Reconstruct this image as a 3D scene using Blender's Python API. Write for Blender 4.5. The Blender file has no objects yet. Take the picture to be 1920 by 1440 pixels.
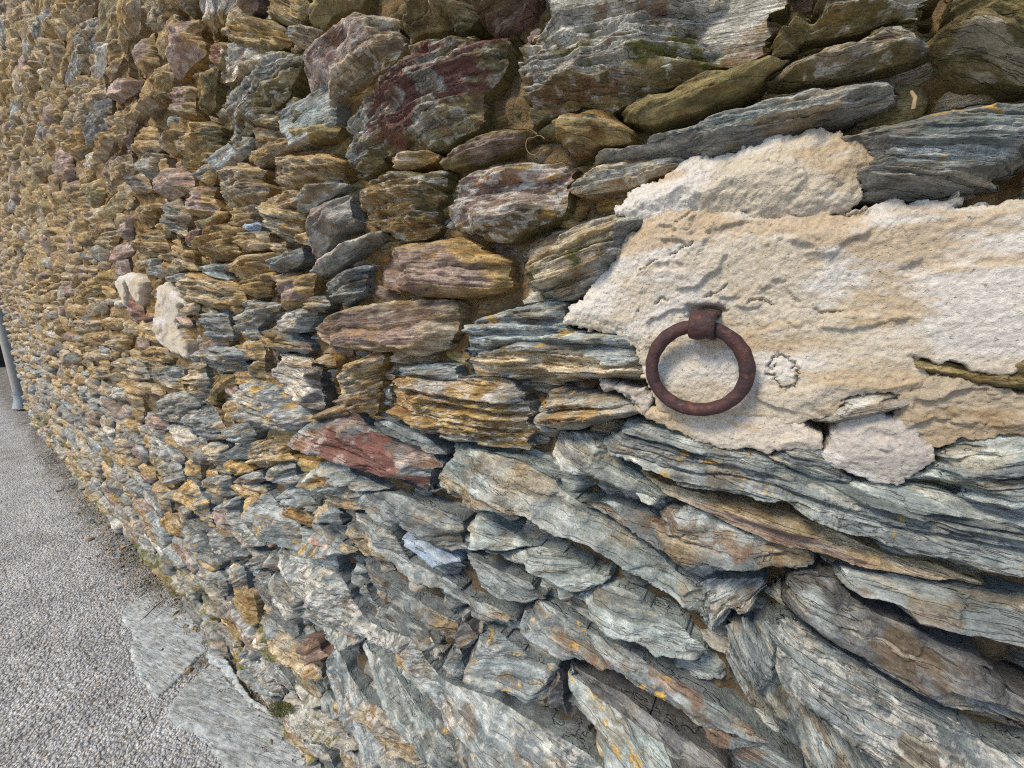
import bpy, math, random
import numpy as np
from mathutils import Matrix, Vector

# ------------------------------------------------------------------ camera, sky, sun
S = bpy.context.scene
YAW, PITCH, FPX, DIST, HGT = math.radians(34.5), math.radians(11.0), 730.0, 0.50, 1.55
CAM = np.array([0.0, -DIST, HGT])
FW = np.array([-math.sin(YAW)*math.cos(PITCH), math.cos(YAW)*math.cos(PITCH), -math.sin(PITCH)])
RT = np.array([math.cos(YAW), math.sin(YAW), 0.0])
UP = np.cross(RT, FW)
cam = bpy.data.cameras.new('camera')
cam.sensor_fit = 'HORIZONTAL'; cam.sensor_width = 36.0; cam.lens = FPX/1920*36
cam.clip_start = 0.02; cam.clip_end = 2000
camo = bpy.data.objects.new('camera', cam); S.collection.objects.link(camo)
camo.matrix_world = Matrix(((RT[0], UP[0], -FW[0], CAM[0]), (RT[1], UP[1], -FW[1], CAM[1]),
                            (RT[2], UP[2], -FW[2], CAM[2]), (0, 0, 0, 1)))
S.camera = camo

SUN_DIR = Vector((-0.24, -0.62, 0.70)).normalized()          # towards the sun
elev = math.asin(SUN_DIR.z); azim = math.atan2(SUN_DIR.x, SUN_DIR.y)
w = bpy.data.worlds.new('World'); S.world = w; w.use_nodes = True
nt = w.node_tree; nt.nodes.clear()
sky = nt.nodes.new('ShaderNodeTexSky'); sky.sky_type = 'NISHITA'; sky.sun_disc = False
sky.sun_elevation = elev; sky.sun_rotation = azim
sky.air_density = 1.0; sky.dust_density = 1.0; sky.ozone_density = 1.5
bg = nt.nodes.new('ShaderNodeBackground'); bg.inputs[1].default_value = 0.072
wo = nt.nodes.new('ShaderNodeOutputWorld')
nt.links.new(sky.outputs[0], bg.inputs[0]); nt.links.new(bg.outputs[0], wo.inputs[0])
sl = bpy.data.lights.new('sun', 'SUN'); sl.energy = 1.5; sl.angle = math.radians(16); sl.color = (1.0, 0.85, 0.61)
so = bpy.data.objects.new('sun', sl); S.collection.objects.link(so)
so.rotation_euler = SUN_DIR.to_track_quat('Z', 'Y').to_euler()
S.view_settings.view_transform = 'Standard'; S.view_settings.look = 'None'
S.view_settings.gamma = 1.0; S.view_settings.use_curve_mapping = False
S.view_settings.exposure = 1.33
S.cycles.use_denoising = False
S.cycles.pixel_filter_type = 'BLACKMAN_HARRIS'; S.cycles.filter_width = 1.15

rng = np.random.default_rng(7)
random.seed(7)

# ------------------------------------------------------------------ numpy noise
def _h(ix, iy, iz, seed):
    h = (ix.astype(np.int64)*374761393 + iy.astype(np.int64)*668265263 + iz.astype(np.int64)*2147483647
         + seed*974711) & 0xFFFFFFFF
    h = ((h ^ (h >> 13))*1274126177) & 0xFFFFFFFF
    h = ((h ^ (h >> 16))*2246822519) & 0xFFFFFFFF
    return ((h ^ (h >> 15)) & 0xFFFFFF)/float(0xFFFFFF)
def hash1(i, seed=0):
    i = np.asarray(i); z = np.zeros_like(i)
    return _h(i, z, z, seed)
def hash2(i, j, seed=0):
    return _h(np.asarray(i), np.asarray(j), np.zeros_like(np.asarray(i)), seed)
def vn(x, y, seed=0):
    x = np.asarray(x, float); y = np.asarray(y, float)
    ix = np.floor(x).astype(np.int64); iy = np.floor(y).astype(np.int64)
    fx = x-ix; fy = y-iy
    fx = fx*fx*fx*(fx*(fx*6-15)+10); fy = fy*fy*fy*(fy*(fy*6-15)+10)
    z = np.zeros_like(ix)
    a = _h(ix, iy, z, seed); b = _h(ix+1, iy, z, seed); c = _h(ix, iy+1, z, seed); d = _h(ix+1, iy+1, z, seed)
    return (a*(1-fx)+b*fx)*(1-fy)+(c*(1-fx)+d*fx)*fy
def fbm(x, y, seed=0, o=4, g=0.5):
    s = 0; a = 1; t = 0
    for k in range(o):
        s = s + a*(vn(x, y, seed+k*17)*2-1); t += a
        a *= g; x = x*2.03+5.1; y = y*2.03+3.7
    return s/t
def sstep(a, b, x):
    t = np.clip((x-a)/(b-a), 0, 1); return t*t*(3-2*t)

# ------------------------------------------------------------------ photo ray -> place
def ray(px, py):
    d = FW + RT*(px-960)/FPX + UP*(720-py)/FPX
    return d
def on_wall(px, py, p=0.0):            # point of the wall plane y = -p seen at that pixel -> (X, Z)
    d = ray(px, py); t = (-p-CAM[1])/d[1]
    q = CAM+d*t
    return q[0], q[2]
def on_ground(px, py, z=0.0):
    d = ray(px, py); t = (z-CAM[2])/d[2]
    q = CAM+d*t
    return q[0], q[1]
def project(P):
    P = np.asarray(P, float)-CAM
    dd = P@FW
    return 960+FPX*(P@RT)/dd, 720-FPX*(P@UP)/dd

# ------------------------------------------------------------------ objects
def set_props(o, label=None, cat=None, group=None, kind=None):
    if label: o['label'] = label
    if cat: o['category'] = cat
    if group: o['group'] = group
    if kind: o['kind'] = kind
    return o
def empty(name, loc=(0, 0, 0), **k):
    o = bpy.data.objects.new(name, None); S.collection.objects.link(o)
    o.location = loc; o.empty_display_size = 0.1
    return set_props(o, **k)
def mesh_obj(name, V, Fq, mat, parent=None, mtx=None, col=None, smooth=True, **k):
    V = np.ascontiguousarray(V, dtype=np.float32); Fq = np.asarray(Fq, dtype=np.int32)
    me = bpy.data.meshes.new(name)
    me.vertices.add(len(V)); me.vertices.foreach_set('co', V.ravel())
    n = Fq.shape[1]
    me.loops.add(Fq.size); me.loops.foreach_set('vertex_index', Fq.ravel())
    me.polygons.add(len(Fq))
    me.polygons.foreach_set('loop_start', np.arange(0, Fq.size, n, dtype=np.int32))
    me.polygons.foreach_set('loop_total', np.full(len(Fq), n, dtype=np.int32))
    me.polygons.foreach_set('use_smooth', np.full(len(Fq), smooth, dtype=bool) if isinstance(smooth, bool) else np.ascontiguousarray(smooth))
    me.update(calc_edges=True); me.validate()
    if col is not None:
        a = me.color_attributes.new('Col', 'FLOAT_COLOR', 'POINT')
        c4 = np.ones((len(V), 4), np.float32); c4[:, :3] = col[:, :3]
        if col.shape[1] > 3: c4[:, 3] = col[:, 3]
        a.data.foreach_set('color', c4.ravel())
    me.materials.append(mat)
    o = bpy.data.objects.new(name, me); S.collection.objects.link(o)
    if mtx is not None: o.matrix_world = mtx
    if parent is not None:
        o.parent = parent; o.matrix_parent_inverse = parent.matrix_basis.inverted() if False else Matrix.Translation(-Vector(parent.location))
    return set_props(o, **k)

# ------------------------------------------------------------------ materials
def new_mat(name, rough=0.8):
    m = bpy.data.materials.new(name); m.use_nodes = True
    t = m.node_tree; b = t.nodes['Principled BSDF']
    b.inputs['Roughness'].default_value = rough
    b.inputs['Specular IOR Level'].default_value = 0.35
    return m, t, b
def nd(t, typ, **kw):
    n = t.nodes.new(typ)
    for k, v in kw.items():
        if isinstance(k, str) and hasattr(n, k): setattr(n, k, v)
    return n
def noise(t, vec, scale, detail=4, rough=0.6, dist=0.0):
    n = t.nodes.new('ShaderNodeTexNoise'); n.inputs['Scale'].default_value = scale
    n.inputs['Detail'].default_value = detail; n.inputs['Roughness'].default_value = rough
    n.inputs['Distortion'].default_value = dist
    t.links.new(vec, n.inputs['Vector']); return n.outputs['Fac']
def mapr(t, val, a, b, c, d):
    n = t.nodes.new('ShaderNodeMapRange'); n.inputs[1].default_value = a; n.inputs[2].default_value = b
    n.inputs[3].default_value = c; n.inputs[4].default_value = d
    t.links.new(val, n.inputs[0]); return n.outputs[0]
def math_(t, op, a, b=None):
    n = t.nodes.new('ShaderNodeMath'); n.operation = op
    for i, q in enumerate((a, b)):
        if q is None: continue
        if isinstance(q, (int, float)): n.inputs[i].default_value = q
        else: t.links.new(q, n.inputs[i])
    return n.outputs[0]
def mixc(t, fac, a, b, mode='MIX'):
    n = t.nodes.new('ShaderNodeMix'); n.data_type = 'RGBA'; n.blend_type = mode
    for i, q in ((0, fac), (6, a), (7, b)):
        if isinstance(q, (int, float)): n.inputs[i].default_value = q
        elif isinstance(q, tuple): n.inputs[i].default_value = q+(1,)
        else: t.links.new(q, n.inputs[i])
    return n.outputs[2]
def mapping(t, vec, sc):
    n = t.nodes.new('ShaderNodeMapping'); n.inputs['Scale'].default_value = sc
    t.links.new(vec, n.inputs['Vector']); return n.outputs[0]
def obj_vec(t):
    tc = t.nodes.new('ShaderNodeTexCoord'); oi = t.nodes.new('ShaderNodeObjectInfo')
    ad = t.nodes.new('ShaderNodeVectorMath'); ad.operation = 'ADD'
    sc = t.nodes.new('ShaderNodeVectorMath'); sc.operation = 'SCALE'; sc.inputs['Scale'].default_value = 7.0
    cx = t.nodes.new('ShaderNodeCombineXYZ')
    for i in range(3): t.links.new(oi.outputs['Random'], cx.inputs[i])
    t.links.new(cx.outputs[0], sc.inputs[0]); t.links.new(tc.outputs['Object'], ad.inputs[0]); t.links.new(sc.outputs[0], ad.inputs[1])
    return ad.outputs[0]

def make_schist(name='schist', lam=1.0):
    m, t, b = new_mat(name, 0.72)
    at = t.nodes.new('ShaderNodeAttribute'); at.attribute_name = 'Col'
    v = obj_vec(t)
    s1 = noise(t, mapping(t, v, (7, 16, 170)), 1.0, 5, 0.6, 0.35)      # laminae seen on edge
    s2 = noise(t, mapping(t, v, (46, 80, 430)), 1.0, 4, 0.7, 0.3)
    gr = noise(t, mapping(t, v, (300, 320, 420)), 1.0, 4, 0.75)
    bl = noise(t, mapping(t, v, (34, 40, 70)), 1.0, 5, 0.62)
    spk = noise(t, v, 800, 2, 0.6)
    f = math_(t, 'MULTIPLY', mapr(t, s1, 0.28, 0.72, 0.66, 1.36), mapr(t, s2, 0.3, 0.7, 0.58, 1.46))
    f = math_(t, 'ADD', 1.0, math_(t, 'MULTIPLY', math_(t, 'SUBTRACT', f, 1.0), at.outputs['Alpha']))
    f = math_(t, 'MULTIPLY', f, mapr(t, gr, 0.3, 0.7, 0.62, 1.40))
    f = math_(t, 'MULTIPLY', f, mapr(t, bl, 0.32, 0.68, 0.66, 1.32))
    c = mixc(t, 1.0, at.outputs['Color'], f, 'MULTIPLY')
    c = mixc(t, mapr(t, spk, 0.70, 0.76, 0.0, 0.45), c, (0.62, 0.60, 0.56))     # mica and quartz specks
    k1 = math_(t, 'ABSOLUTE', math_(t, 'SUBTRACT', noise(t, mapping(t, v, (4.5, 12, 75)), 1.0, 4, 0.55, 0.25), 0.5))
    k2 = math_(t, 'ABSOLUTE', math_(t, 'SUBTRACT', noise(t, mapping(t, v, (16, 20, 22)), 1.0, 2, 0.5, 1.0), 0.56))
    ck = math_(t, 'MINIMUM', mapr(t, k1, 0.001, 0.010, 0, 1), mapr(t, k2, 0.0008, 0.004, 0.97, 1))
    c = mixc(t, math_(t, 'MULTIPLY', mapr(t, ck, 0, 1, 0.34, 0.0), at.outputs['Alpha']), c, (0.045, 0.038, 0.032))          # dirt in the cleavage cracks, plus occlusion the bump lacks, painted dark
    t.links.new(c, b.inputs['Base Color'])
    t.links.new(mapr(t, s2, 0.3, 0.7, 0.50, 0.75), b.inputs['Roughness'])
    hh = math_(t, 'MULTIPLY', math_(t, 'ADD', math_(t, 'MULTIPLY', s1, 1.5*lam), math_(t, 'MULTIPLY', s2, 1.1*lam)), at.outputs['Alpha'])
    hh = math_(t, 'ADD', hh, math_(t, 'MULTIPLY', gr, 0.5))
    hh = math_(t, 'ADD', hh, math_(t, 'MULTIPLY', bl, 0.5))
    hh = math_(t, 'ADD', hh, math_(t, 'MULTIPLY', ck, 0.6))
    bp = t.nodes.new('ShaderNodeBump'); bp.inputs['Strength'].default_value = 0.9; bp.inputs['Distance'].default_value = 0.006
    t.links.new(hh, bp.inputs['Height']); t.links.new(bp.outputs[0], b.inputs['Normal'])
    return m
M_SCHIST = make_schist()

def make_soil():
    m, t, b = new_mat('earth_mortar', 0.95)
    v = obj_vec(t)
    n1 = noise(t, v, 26, 5, 0.65); n2 = noise(t, v, 240, 5, 0.75); n3 = noise(t, v, 3, 3, 0.5)
    c = mixc(t, mapr(t, n1, 0.35, 0.65, 0, 1), (0.23, 0.135, 0.05), (0.40, 0.27, 0.12))
    c = mixc(t, mapr(t, n3, 0.4, 0.62, 0, 0.5), c, (0.27, 0.215, 0.14))
    sz = t.nodes.new('ShaderNodeSeparateXYZ'); t.links.new(t.nodes.new('ShaderNodeTexCoord').outputs['Object'], sz.inputs[0])
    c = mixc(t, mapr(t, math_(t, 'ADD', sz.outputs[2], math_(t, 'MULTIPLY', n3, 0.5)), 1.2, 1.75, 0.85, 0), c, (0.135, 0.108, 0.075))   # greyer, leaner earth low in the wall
    c = mixc(t, 1.0, c, mapr(t, n2, 0.3, 0.7, 0.55, 1.45), 'MULTIPLY')
    t.links.new(c, b.inputs['Base Color'])
    bp = t.nodes.new('ShaderNodeBump'); bp.inputs['Strength'].default_value = 1.0; bp.inputs['Distance'].default_value = 0.010
    t.links.new(math_(t, 'ADD', n2, math_(t, 'MULTIPLY', n1, 1.6)), bp.inputs['Height']); t.links.new(bp.outputs[0], b.inputs['Normal'])
    return m
M_SOIL = make_soil()

def make_plaster():
    m, t, b = new_mat('lime_plaster', 0.9)
    at = t.nodes.new('ShaderNodeAttribute'); at.attribute_name = 'Col'
    v = obj_vec(t)
    gr = noise(t, v, 300, 6, 0.75); mid = noise(t, v, 60, 6, 0.7); pit = noise(t, v, 230, 3, 0.6)
    st = noise(t, mapping(t, v, (9, 9, 22)), 1.0, 6, 0.65, 0.8)
    c = mixc(t, 1.0, at.outputs['Color'], mapr(t, gr, 0.3, 0.7, 0.70, 1.24), 'MULTIPLY')
    c = mixc(t, mapr(t, st, 0.55, 0.70, 0, 0.55), c, (0.50, 0.37, 0.22))
    c = mixc(t, mapr(t, mid, 0.57, 0.7, 0, 0.3), c, (0.42, 0.39, 0.36))
    c = mixc(t, mapr(t, pit, 0.66, 0.74, 0, 0.7), c, (0.24, 0.21, 0.18))
    t.links.new(c, b.inputs['Base Color'])
    bp = t.nodes.new('ShaderNodeBump'); bp.inputs['Strength'].default_value = 0.7; bp.inputs['Distance'].default_value = 0.003
    hh = math_(t, 'ADD', gr, math_(t, 'MULTIPLY', mid, 1.3))
    hh = math_(t, 'SUBTRACT', hh, mapr(t, pit, 0.62, 0.74, 0, 0.8))
    t.links.new(hh, bp.inputs['Height']); t.links.new(bp.outputs[0], b.inputs['Normal'])
    return m
M_PLASTER = make_plaster()

def make_rust():
    m, t, b = new_mat('rusty_iron', 0.62)
    v = obj_vec(t)
    n1 = noise(t, v, 45, 5, 0.65); n2 = noise(t, v, 260, 5, 0.7); n3 = noise(t, v, 110, 3, 0.6)
    c = mixc(t, mapr(t, n1, 0.38, 0.62, 0, 1), (0.046, 0.030, 0.036), (0.092, 0.042, 0.040))
    c = mixc(t, mapr(t, n3, 0.56, 0.66, 0, 0.6), c, (0.17, 0.075, 0.05))
    c = mixc(t, mapr(t, n2, 0.58, 0.68, 0, 0.7), c, (0.045, 0.035, 0.045))
    t.links.new(c, b.inputs['Base Color'])
    b.inputs['Metallic'].default_value = 0.25
    t.links.new(mapr(t, n2, 0.3, 0.7, 0.5, 0.8), b.inputs['Roughness'])
    bp = t.nodes.new('ShaderNodeBump'); bp.inputs['Strength'].default_value = 0.8; bp.inputs['Distance'].default_value = 0.0016
    t.links.new(math_(t, 'ADD', n2, math_(t, 'MULTIPLY', n3, 1.2)), bp.inputs['Height']); t.links.new(bp.outputs[0], b.inputs['Normal'])
    return m
M_RUST = make_rust()

def make_concrete():
    m, t, b = new_mat('exposed_aggregate', 0.85)
    tc = t.nodes.new('ShaderNodeTexCoord'); v = tc.outputs['Object']
    vo = t.nodes.new('ShaderNodeTexVoronoi'); vo.inputs['Scale'].default_value = 98; vo.inputs['Randomness'].default_value = 1
    wv = t.nodes.new('ShaderNodeVectorMath'); wv.operation = 'ADD'
    t.links.new(v, wv.inputs[0])
    nz = t.nodes.new('ShaderNodeTexNoise'); nz.inputs['Scale'].default_value = 60; nz.inputs['Detail'].default_value = 3
    t.links.new(v, nz.inputs['Vector'])
    sc = t.nodes.new('ShaderNodeVectorMath'); sc.operation = 'SCALE'; sc.inputs['Scale'].default_value = 0.012
    t.links.new(nz.outputs['Color'], sc.inputs[0]); t.links.new(sc.outputs[0], wv.inputs[1])
    t.links.new(wv.outputs[0], vo.inputs['Vector'])
    sep = t.nodes.new('ShaderNodeSeparateColor'); t.links.new(vo.outputs['Color'], sep.inputs[0])
    gr = noise(t, v, 500, 4, 0.7); lo = noise(t, v, 5, 5, 0.6); mid = noise(t, v, 38, 4, 0.6)
    c = mixc(t, sep.outputs[0], (0.36, 0.385, 0.43), (0.62, 0.65, 0.70))
    c = mixc(t, mapr(t, sep.outputs[1], 0.86, 0.93, 0, 0.8), c, (0.72, 0.70, 0.66))
    c = mixc(t, mapr(t, sep.outputs[2], 0.88, 0.95, 0, 0.6), c, (0.30, 0.21, 0.14))
    c = mixc(t, mapr(t, vo.outputs['Distance'], 0.45, 0.75, 0, 0.7), c, (0.20, 0.20, 0.205))
    c = mixc(t, 1.0, c, mapr(t, gr, 0.3, 0.7, 0.7, 1.3), 'MULTIPLY')
    c = mixc(t, 1.0, c, mapr(t, lo, 0.35, 0.65, 0.86, 1.22), 'MULTIPLY')
    sx = t.nodes.new('ShaderNodeSeparateXYZ'); t.links.new(v, sx.inputs[0])
    foot = math_(t, 'MULTIPLY', mapr(t, math_(t, 'ADD', sx.outputs[1], math_(t, 'MULTIPLY', mid, 0.16)), -0.10, 0.03, 0, 1), mapr(t, noise(t, v, 14, 4, 0.6), 0.35, 0.6, 0.2, 0.85))
    c = mixc(t, foot, c, (0.115, 0.095, 0.06))                                   # soil washed against the wall
    c = mixc(t, mapr(t, noise(t, v, 1.7, 5, 0.6), 0.54, 0.66, 0, 0.35), c, (0.20, 0.19, 0.175))
    t.links.new(c, b.inputs['Base Color'])
    hh = math_(t, 'ADD', math_(t, 'MULTIPLY', vo.outputs['Distance'], -1.6), math_(t, 'MULTIPLY', gr, 0.5))
    hh = math_(t, 'ADD', hh, math_(t, 'MULTIPLY', mid, 0.9))
    bp = t.nodes.new('ShaderNodeBump'); bp.inputs['Strength'].default_value = 1.0; bp.inputs['Distance'].default_value = 0.0085
    t.links.new(hh, bp.inputs['Height']); t.links.new(bp.outputs[0], b.inputs['Normal'])
    return m
M_GROUND = make_concrete()

def flat_mat(name, col, rough=0.6, var=0.15, scale=60, metal=0.0):
    m, t, b = new_mat(name, rough)
    v = obj_vec(t); n = noise(t, v, scale, 5, 0.65)
    c = mixc(t, 1.0, col, mapr(t, n, 0.3, 0.7, 1-var, 1+var), 'MULTIPLY')
    t.links.new(c, b.inputs['Base Color']); b.inputs['Metallic'].default_value = metal
    return m
M_PIPE = flat_mat('grey_pipe_plastic', (0.33, 0.33, 0.31), 0.5, 0.15, 25)
M_ZINC = flat_mat('zinc', (0.30, 0.34, 0.37), 0.45, 0.25, 40, 0.3)
M_DARKWALL = flat_mat('recess_shade', (0.05, 0.045, 0.04), 0.9, 0.4, 8)  # deep shade of the recess put into its walls as near-black
M_CABLE = flat_mat('brown_cable', (0.16, 0.095, 0.06), 0.7, 0.3, 30)
M_TWIG = flat_mat('dead_twig', (0.10, 0.035, 0.03), 0.8, 0.3, 90)
M_STRAW = flat_mat('dry_straw', (0.26, 0.20, 0.12), 0.8, 0.3, 90)
M_MOSS = flat_mat('moss', (0.085, 0.095, 0.02), 0.9, 0.5, 200)
M_LEAD = flat_mat('black_gap', (0.02, 0.02, 0.02), 0.9, 0.2)
# ------------------------------------------------------------------ stone builder
PAL = {  # base, second, third colour of each kind of rock
 'B': ((.165, .195, .212), (.315, .355, .372), (.195, .165, .125)),
 'A': ((.255, .305, .315), (.43, .475, .475), (.25, .235, .19)),      # pale blue grey
 'Z': ((.25, .33, .44), (.40, .48, .58), (.28, .33, .40)),      # bright blue flake
 'G': ((.255, .255, .235), (.43, .43, .405), (.27, .205, .125)),
 'T': ((.345, .265, .160), (.53, .455, .33), (.28, .175, .075)),
 'O': ((.325, .210, .078), (.47, .345, .165), (.25, .14, .045)),
 'V': ((.175, .145, .062), (.29, .235, .11), (.20, .135, .05)), # olive brown
 'P': ((.285, .19, .165), (.48, .385, .345), (.33, .175, .09)),
 'Q': ((.19, .130, .110), (.33, .25, .215), (.27, .17, .09)),   # dull purple brown
 'R': ((.175, .065, .055), (.34, .15, .10), (.33, .21, .13)),
 'D': ((.095, .098, .105), (.20, .21, .215), (.13, .095, .06)),
 'S': ((.34, .385, .415), (.42, .465, .50), (.32, .345, .355)),     # worn flat rock
 'W': ((.58, .54, .47), (.74, .71, .66), (.42, .32, .20)),
}
PAL = {k: [np.array(c) for c in v] for k, v in PAL.items()}
LICHEN = np.array((.56, .36, .085)); MOSSC = np.array((.13, .135, .03)); CALC = np.array((.62, .61, .58)); RUST = np.array((.215, .115, .058))

def chaikin(P, n=1):
    for _ in range(n):
        Q = np.roll(P, -1, 0)
        P = np.stack([.87*P+.13*Q, .13*P+.87*Q], 1).reshape(-1, P.shape[1])
    return P

def poly_dist(px, py, P, slope, off=None):
    """distance to polygon edges: signed distance (inside > 0), closest point, min of slope*dist"""
    n = len(P)
    best = np.full(px.shape, 1e9); cx = np.zeros_like(px); cy = np.zeros_like(px)
    zs = np.full(px.shape, 1e9); inside = np.zeros(px.shape, bool)
    for i in range(n):
        ax, ay = P[i]; bx, by = P[(i+1) % n]
        ex, ey = bx-ax, by-ay; L = ex*ex+ey*ey+1e-18
        t = np.clip(((px-ax)*ex+(py-ay)*ey)/L, 0, 1)
        qx = ax+t*ex; qy = ay+t*ey
        d = np.hypot(px-qx, py-qy)
        m = d < best
        best[m] = d[m]; cx[m] = qx[m]; cy[m] = qy[m]
        zs = np.minimum(zs, slope[i]*d)
        c = ((ay > py) != (by > py)) & (px < (bx-ax)*(py-ay)/(by-ay+1e-18)+ax)
        inside ^= c
    return np.where(inside, best, -best), cx, cy, zs

def layers(u, v, t, seed, blen):
    """broken laminae: a random height per layer, broken along its length"""
    w_ = v/t
    i = np.floor(w_).astype(np.int64); f = w_-i
    def lev(k):
        off = hash1(k, seed)*50
        q = u/(blen*(0.6+hash1(k, seed+3)))+off
        j = np.floor(q).astype(np.int64); g = q-j
        a = hash2(k, j, seed+5); b_ = hash2(k, j+1, seed+5)
        s = sstep(.9, 1.0, g)
        return a*(1-s)+b_*s
    a = lev(i); b = lev(i+1)
    s = sstep(.80, 1.0, f)
    groove = np.exp(-((np.minimum(f, 1-f))/.10)**2)
    return a*(1-s)+b*s, i, groove

def stone(P, cf, cb=None, p=.035, axis=None, face=None, seed=1, U=None, V=None, N=None, origin=None, pix=1.25,
          lam_t=.010, lam_a=.20, rough=.006, bulge=.22, flags='', depth=.055, gentle=1.15, maxn=36000, base=0.0, tiltuv=None, flatbev=0.0, grow=.0035, smooth=1, streakoff=.35, streak=1.0):
    """P: outline in plane coordinates (n,2). Returns verts (local), quads, colours, matrix."""
    r = np.random.default_rng(seed)
    P = np.asarray(P, float)
    area = .5*np.sum(P[:, 0]*np.roll(P[:, 1], -1)-np.roll(P[:, 0], -1)*P[:, 1])
    if area < 0: P = P[::-1]
    c = P.mean(0)
    if axis is None:
        Q = chaikin(P, 2)-c
        ev, E = np.linalg.eigh(np.cov(Q.T)); e = E[:, 1]
        if e[0] < 0: e = -e
        axis = math.atan2(e[1], e[0])
        axis = max(-1.15, min(1.15, axis)); 
        if abs(axis) > .9: axis *= .35
    ca, sa = math.cos(axis), math.sin(axis)
    Rm = np.array([[ca, sa], [-sa, ca]])
    L = (P-c)@Rm.T
    dens = maxn < 2000
    if grow:
        tt = np.roll(L, -1, 0)-np.roll(L, 1, 0); n_ = np.stack([tt[:, 1], -tt[:, 0]], 1); n_ /= np.linalg.norm(n_, axis=1)[:, None]+1e-9
        L = L+n_*grow
    if smooth: L = chaikin(L, 1)
    # frame
    U0 = np.array((1., 0, 0)) if U is None else U; V0 = np.array((0, 0, 1.)) if V is None else V
    N0 = np.array((0, -1., 0)) if N is None else N
    Ud = U0*ca+V0*sa; Vd = -U0*sa+V0*ca
    O = (U0*c[0]+V0*c[1]+N0*base) if origin is None else origin
    # slopes: edges that face the viewer's side lean back gently, the others drop away
    ed = np.roll(L, -1, 0)-L; nrm = np.stack([ed[:, 1], -ed[:, 0]], 1); nrm /= np.linalg.norm(nrm, axis=1)[:, None]+1e-12
    if face is None:
        fx, fy = -c[0], HGT-c[1]
    else: fx, fy = face
    fl = np.hypot(fx, fy); gz = min(1., fl/DIST/1.25)
    fl_ = np.array((fx, fy))/(fl+1e-9); fl_ = Rm@fl_
    fac = np.clip(nrm@fl_, 0, 1)**.8*gz
    jit = r.uniform(.75, 1.3, len(fac))
    slope = (2.8*(1-fac)+gentle*fac)*jit
    # resolution
    h = 1e-3
    p0 = np.array(project(O)); ku = np.linalg.norm(np.array(project(O+Ud*h))-p0)/h; kv = np.linalg.norm(np.array(project(O+Vd*h))-p0)/h
    kn = np.linalg.norm(np.array(project(O+N0*h))-p0)/h
    ku = math.hypot(ku, .6*kn)*1024/1920; kv = math.hypot(kv, .35*kn)*1024/1920
    lo = L.min(0); hi = L.max(0)
    du = pix/ku; dv = pix*.85/kv
    du = min(du, (hi[0]-lo[0])/7); dv = min(dv, (hi[1]-lo[1])/6)
    nn = (hi[0]-lo[0])*(hi[1]-lo[1])/(du*dv)
    if nn > maxn:
        q = math.sqrt(nn/maxn); du *= q; dv *= q
    nu = int((hi[0]-lo[0])/du)+7; nv = int((hi[1]-lo[1])/dv)+7
    u = lo[0]-3*du+du*np.arange(nu); v = lo[1]-3*dv+dv*np.arange(nv)
    Ug, Vg = np.meshgrid(u, v, indexing='ij'); u = Ug.ravel(); v = Vg.ravel()
    thick = hi[1]-lo[1]
    t1 = min(lam_t, thick/3.2); sd = int(r.integers(1, 10**6))
    def relief(u, v):
        warp = fbm(u/.10, v/.06, sd, 3)*.9+fbm(u/.022, v/.014, sd+9, 3)*.16
        wv = v+warp*t1*1.1
        L1 = layers(u, wv, t1, sd+21, .15)
        L2 = layers(u, wv+fbm(u/.01, v/.01, sd+4, 2)*t1*.15, t1/3.3, sd+31, .06)
        # ragged outline
        ru = (L1[0]-.5)*rough*2.2+(L2[0]-.5)*rough*.9+fbm(u/.012, v/.008, sd+51, 3)*rough*.9
        rv = fbm(u/.035, v/.03, sd+61, 3)*rough*.7+fbm(u/.012, v/.008, sd+66, 2)*rough*.10
        return wv, L1, L2, ru, rv
    wv, (l1, id1, g1), (l2, id2, g2), ru, rv = relief(u, v)
    l0, id0, g0 = layers(u, wv, t1*2.7, sd+41, .30)
    d, cx, cy, zs = poly_dist(u+ru, v+rv, L, slope)
    # front surface
    hw = .5*np.array((hi[0]-lo[0], thick))
    tl = r.uniform(-.22, .22, 2) if tiltuv is None else np.array(tiltuv)
    top = p*(1+tl[0]*u/hw[0]+tl[1]*v/hw[1]+bulge*fbm(u/(.6*hw[0]+.02), v/(.7*hw[1]+.015), sd+71, 3)*.9)
    for k in range(6):
        a = r.uniform(0, 6.283); s = r.uniform(.35, 1.25)*(1 if bulge > .1 else .4)
        q = math.cos(a)*u/hw[0]+math.sin(a)*v/hw[1]
        top = np.minimum(top, p*(1.12-s*np.clip(q-r.uniform(.15, .6), 0, 9)*1.6))
    top = top-.38*p*np.abs(fbm(u/(.9*hw[0]+.03), v/(.9*hw[1]+.015), sd+76, 3))*(2 if bulge > .11 else 1)*(.4+bulge*4)+.06*p
    z = np.minimum(top, zs)
    k_ = .05*p; hh = np.clip(.5+.5*(zs-top)/k_, 0, 1); z = zs*(1-hh)+top*hh-k_*hh*(1-hh)*.5   # softened meet
    bev = 1-sstep(-.15*p, .5*p, zs-top)
    amp = lam_a*min(p, .04)
    edge = sstep(0, .010, d)
    rel = (l1-.5)*1.25*amp+(l0-.5)*1.7*amp+(l2-.5)*.5*amp-g1*.34*amp-g2*.22*amp-g0*.55*amp
    rel = rel*(.45+.55*edge)*(1-flatbev*np.clip(bev, 0, 1))
    grain = fbm(u/.010, v/.007, sd+81, 4)*.0013*(1+lam_a*2)+fbm(u/.045, v/.02, sd+86, 3)*.0035*(bulge*3+.25)
    z = z+rel+grain
    z = np.maximum(z, -.006)
    # colours
    A, B2, C3 = PAL[cf]
    lum = (.64+.6*hash1(id1, sd+7)+.26*(hash1(id2, sd+8)-.5)+.34*(hash1(id0, sd+9)-.5))
    if lam_a < .12: lum = .9+.2*vn(u/.03, v/.02, sd+11)
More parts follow.
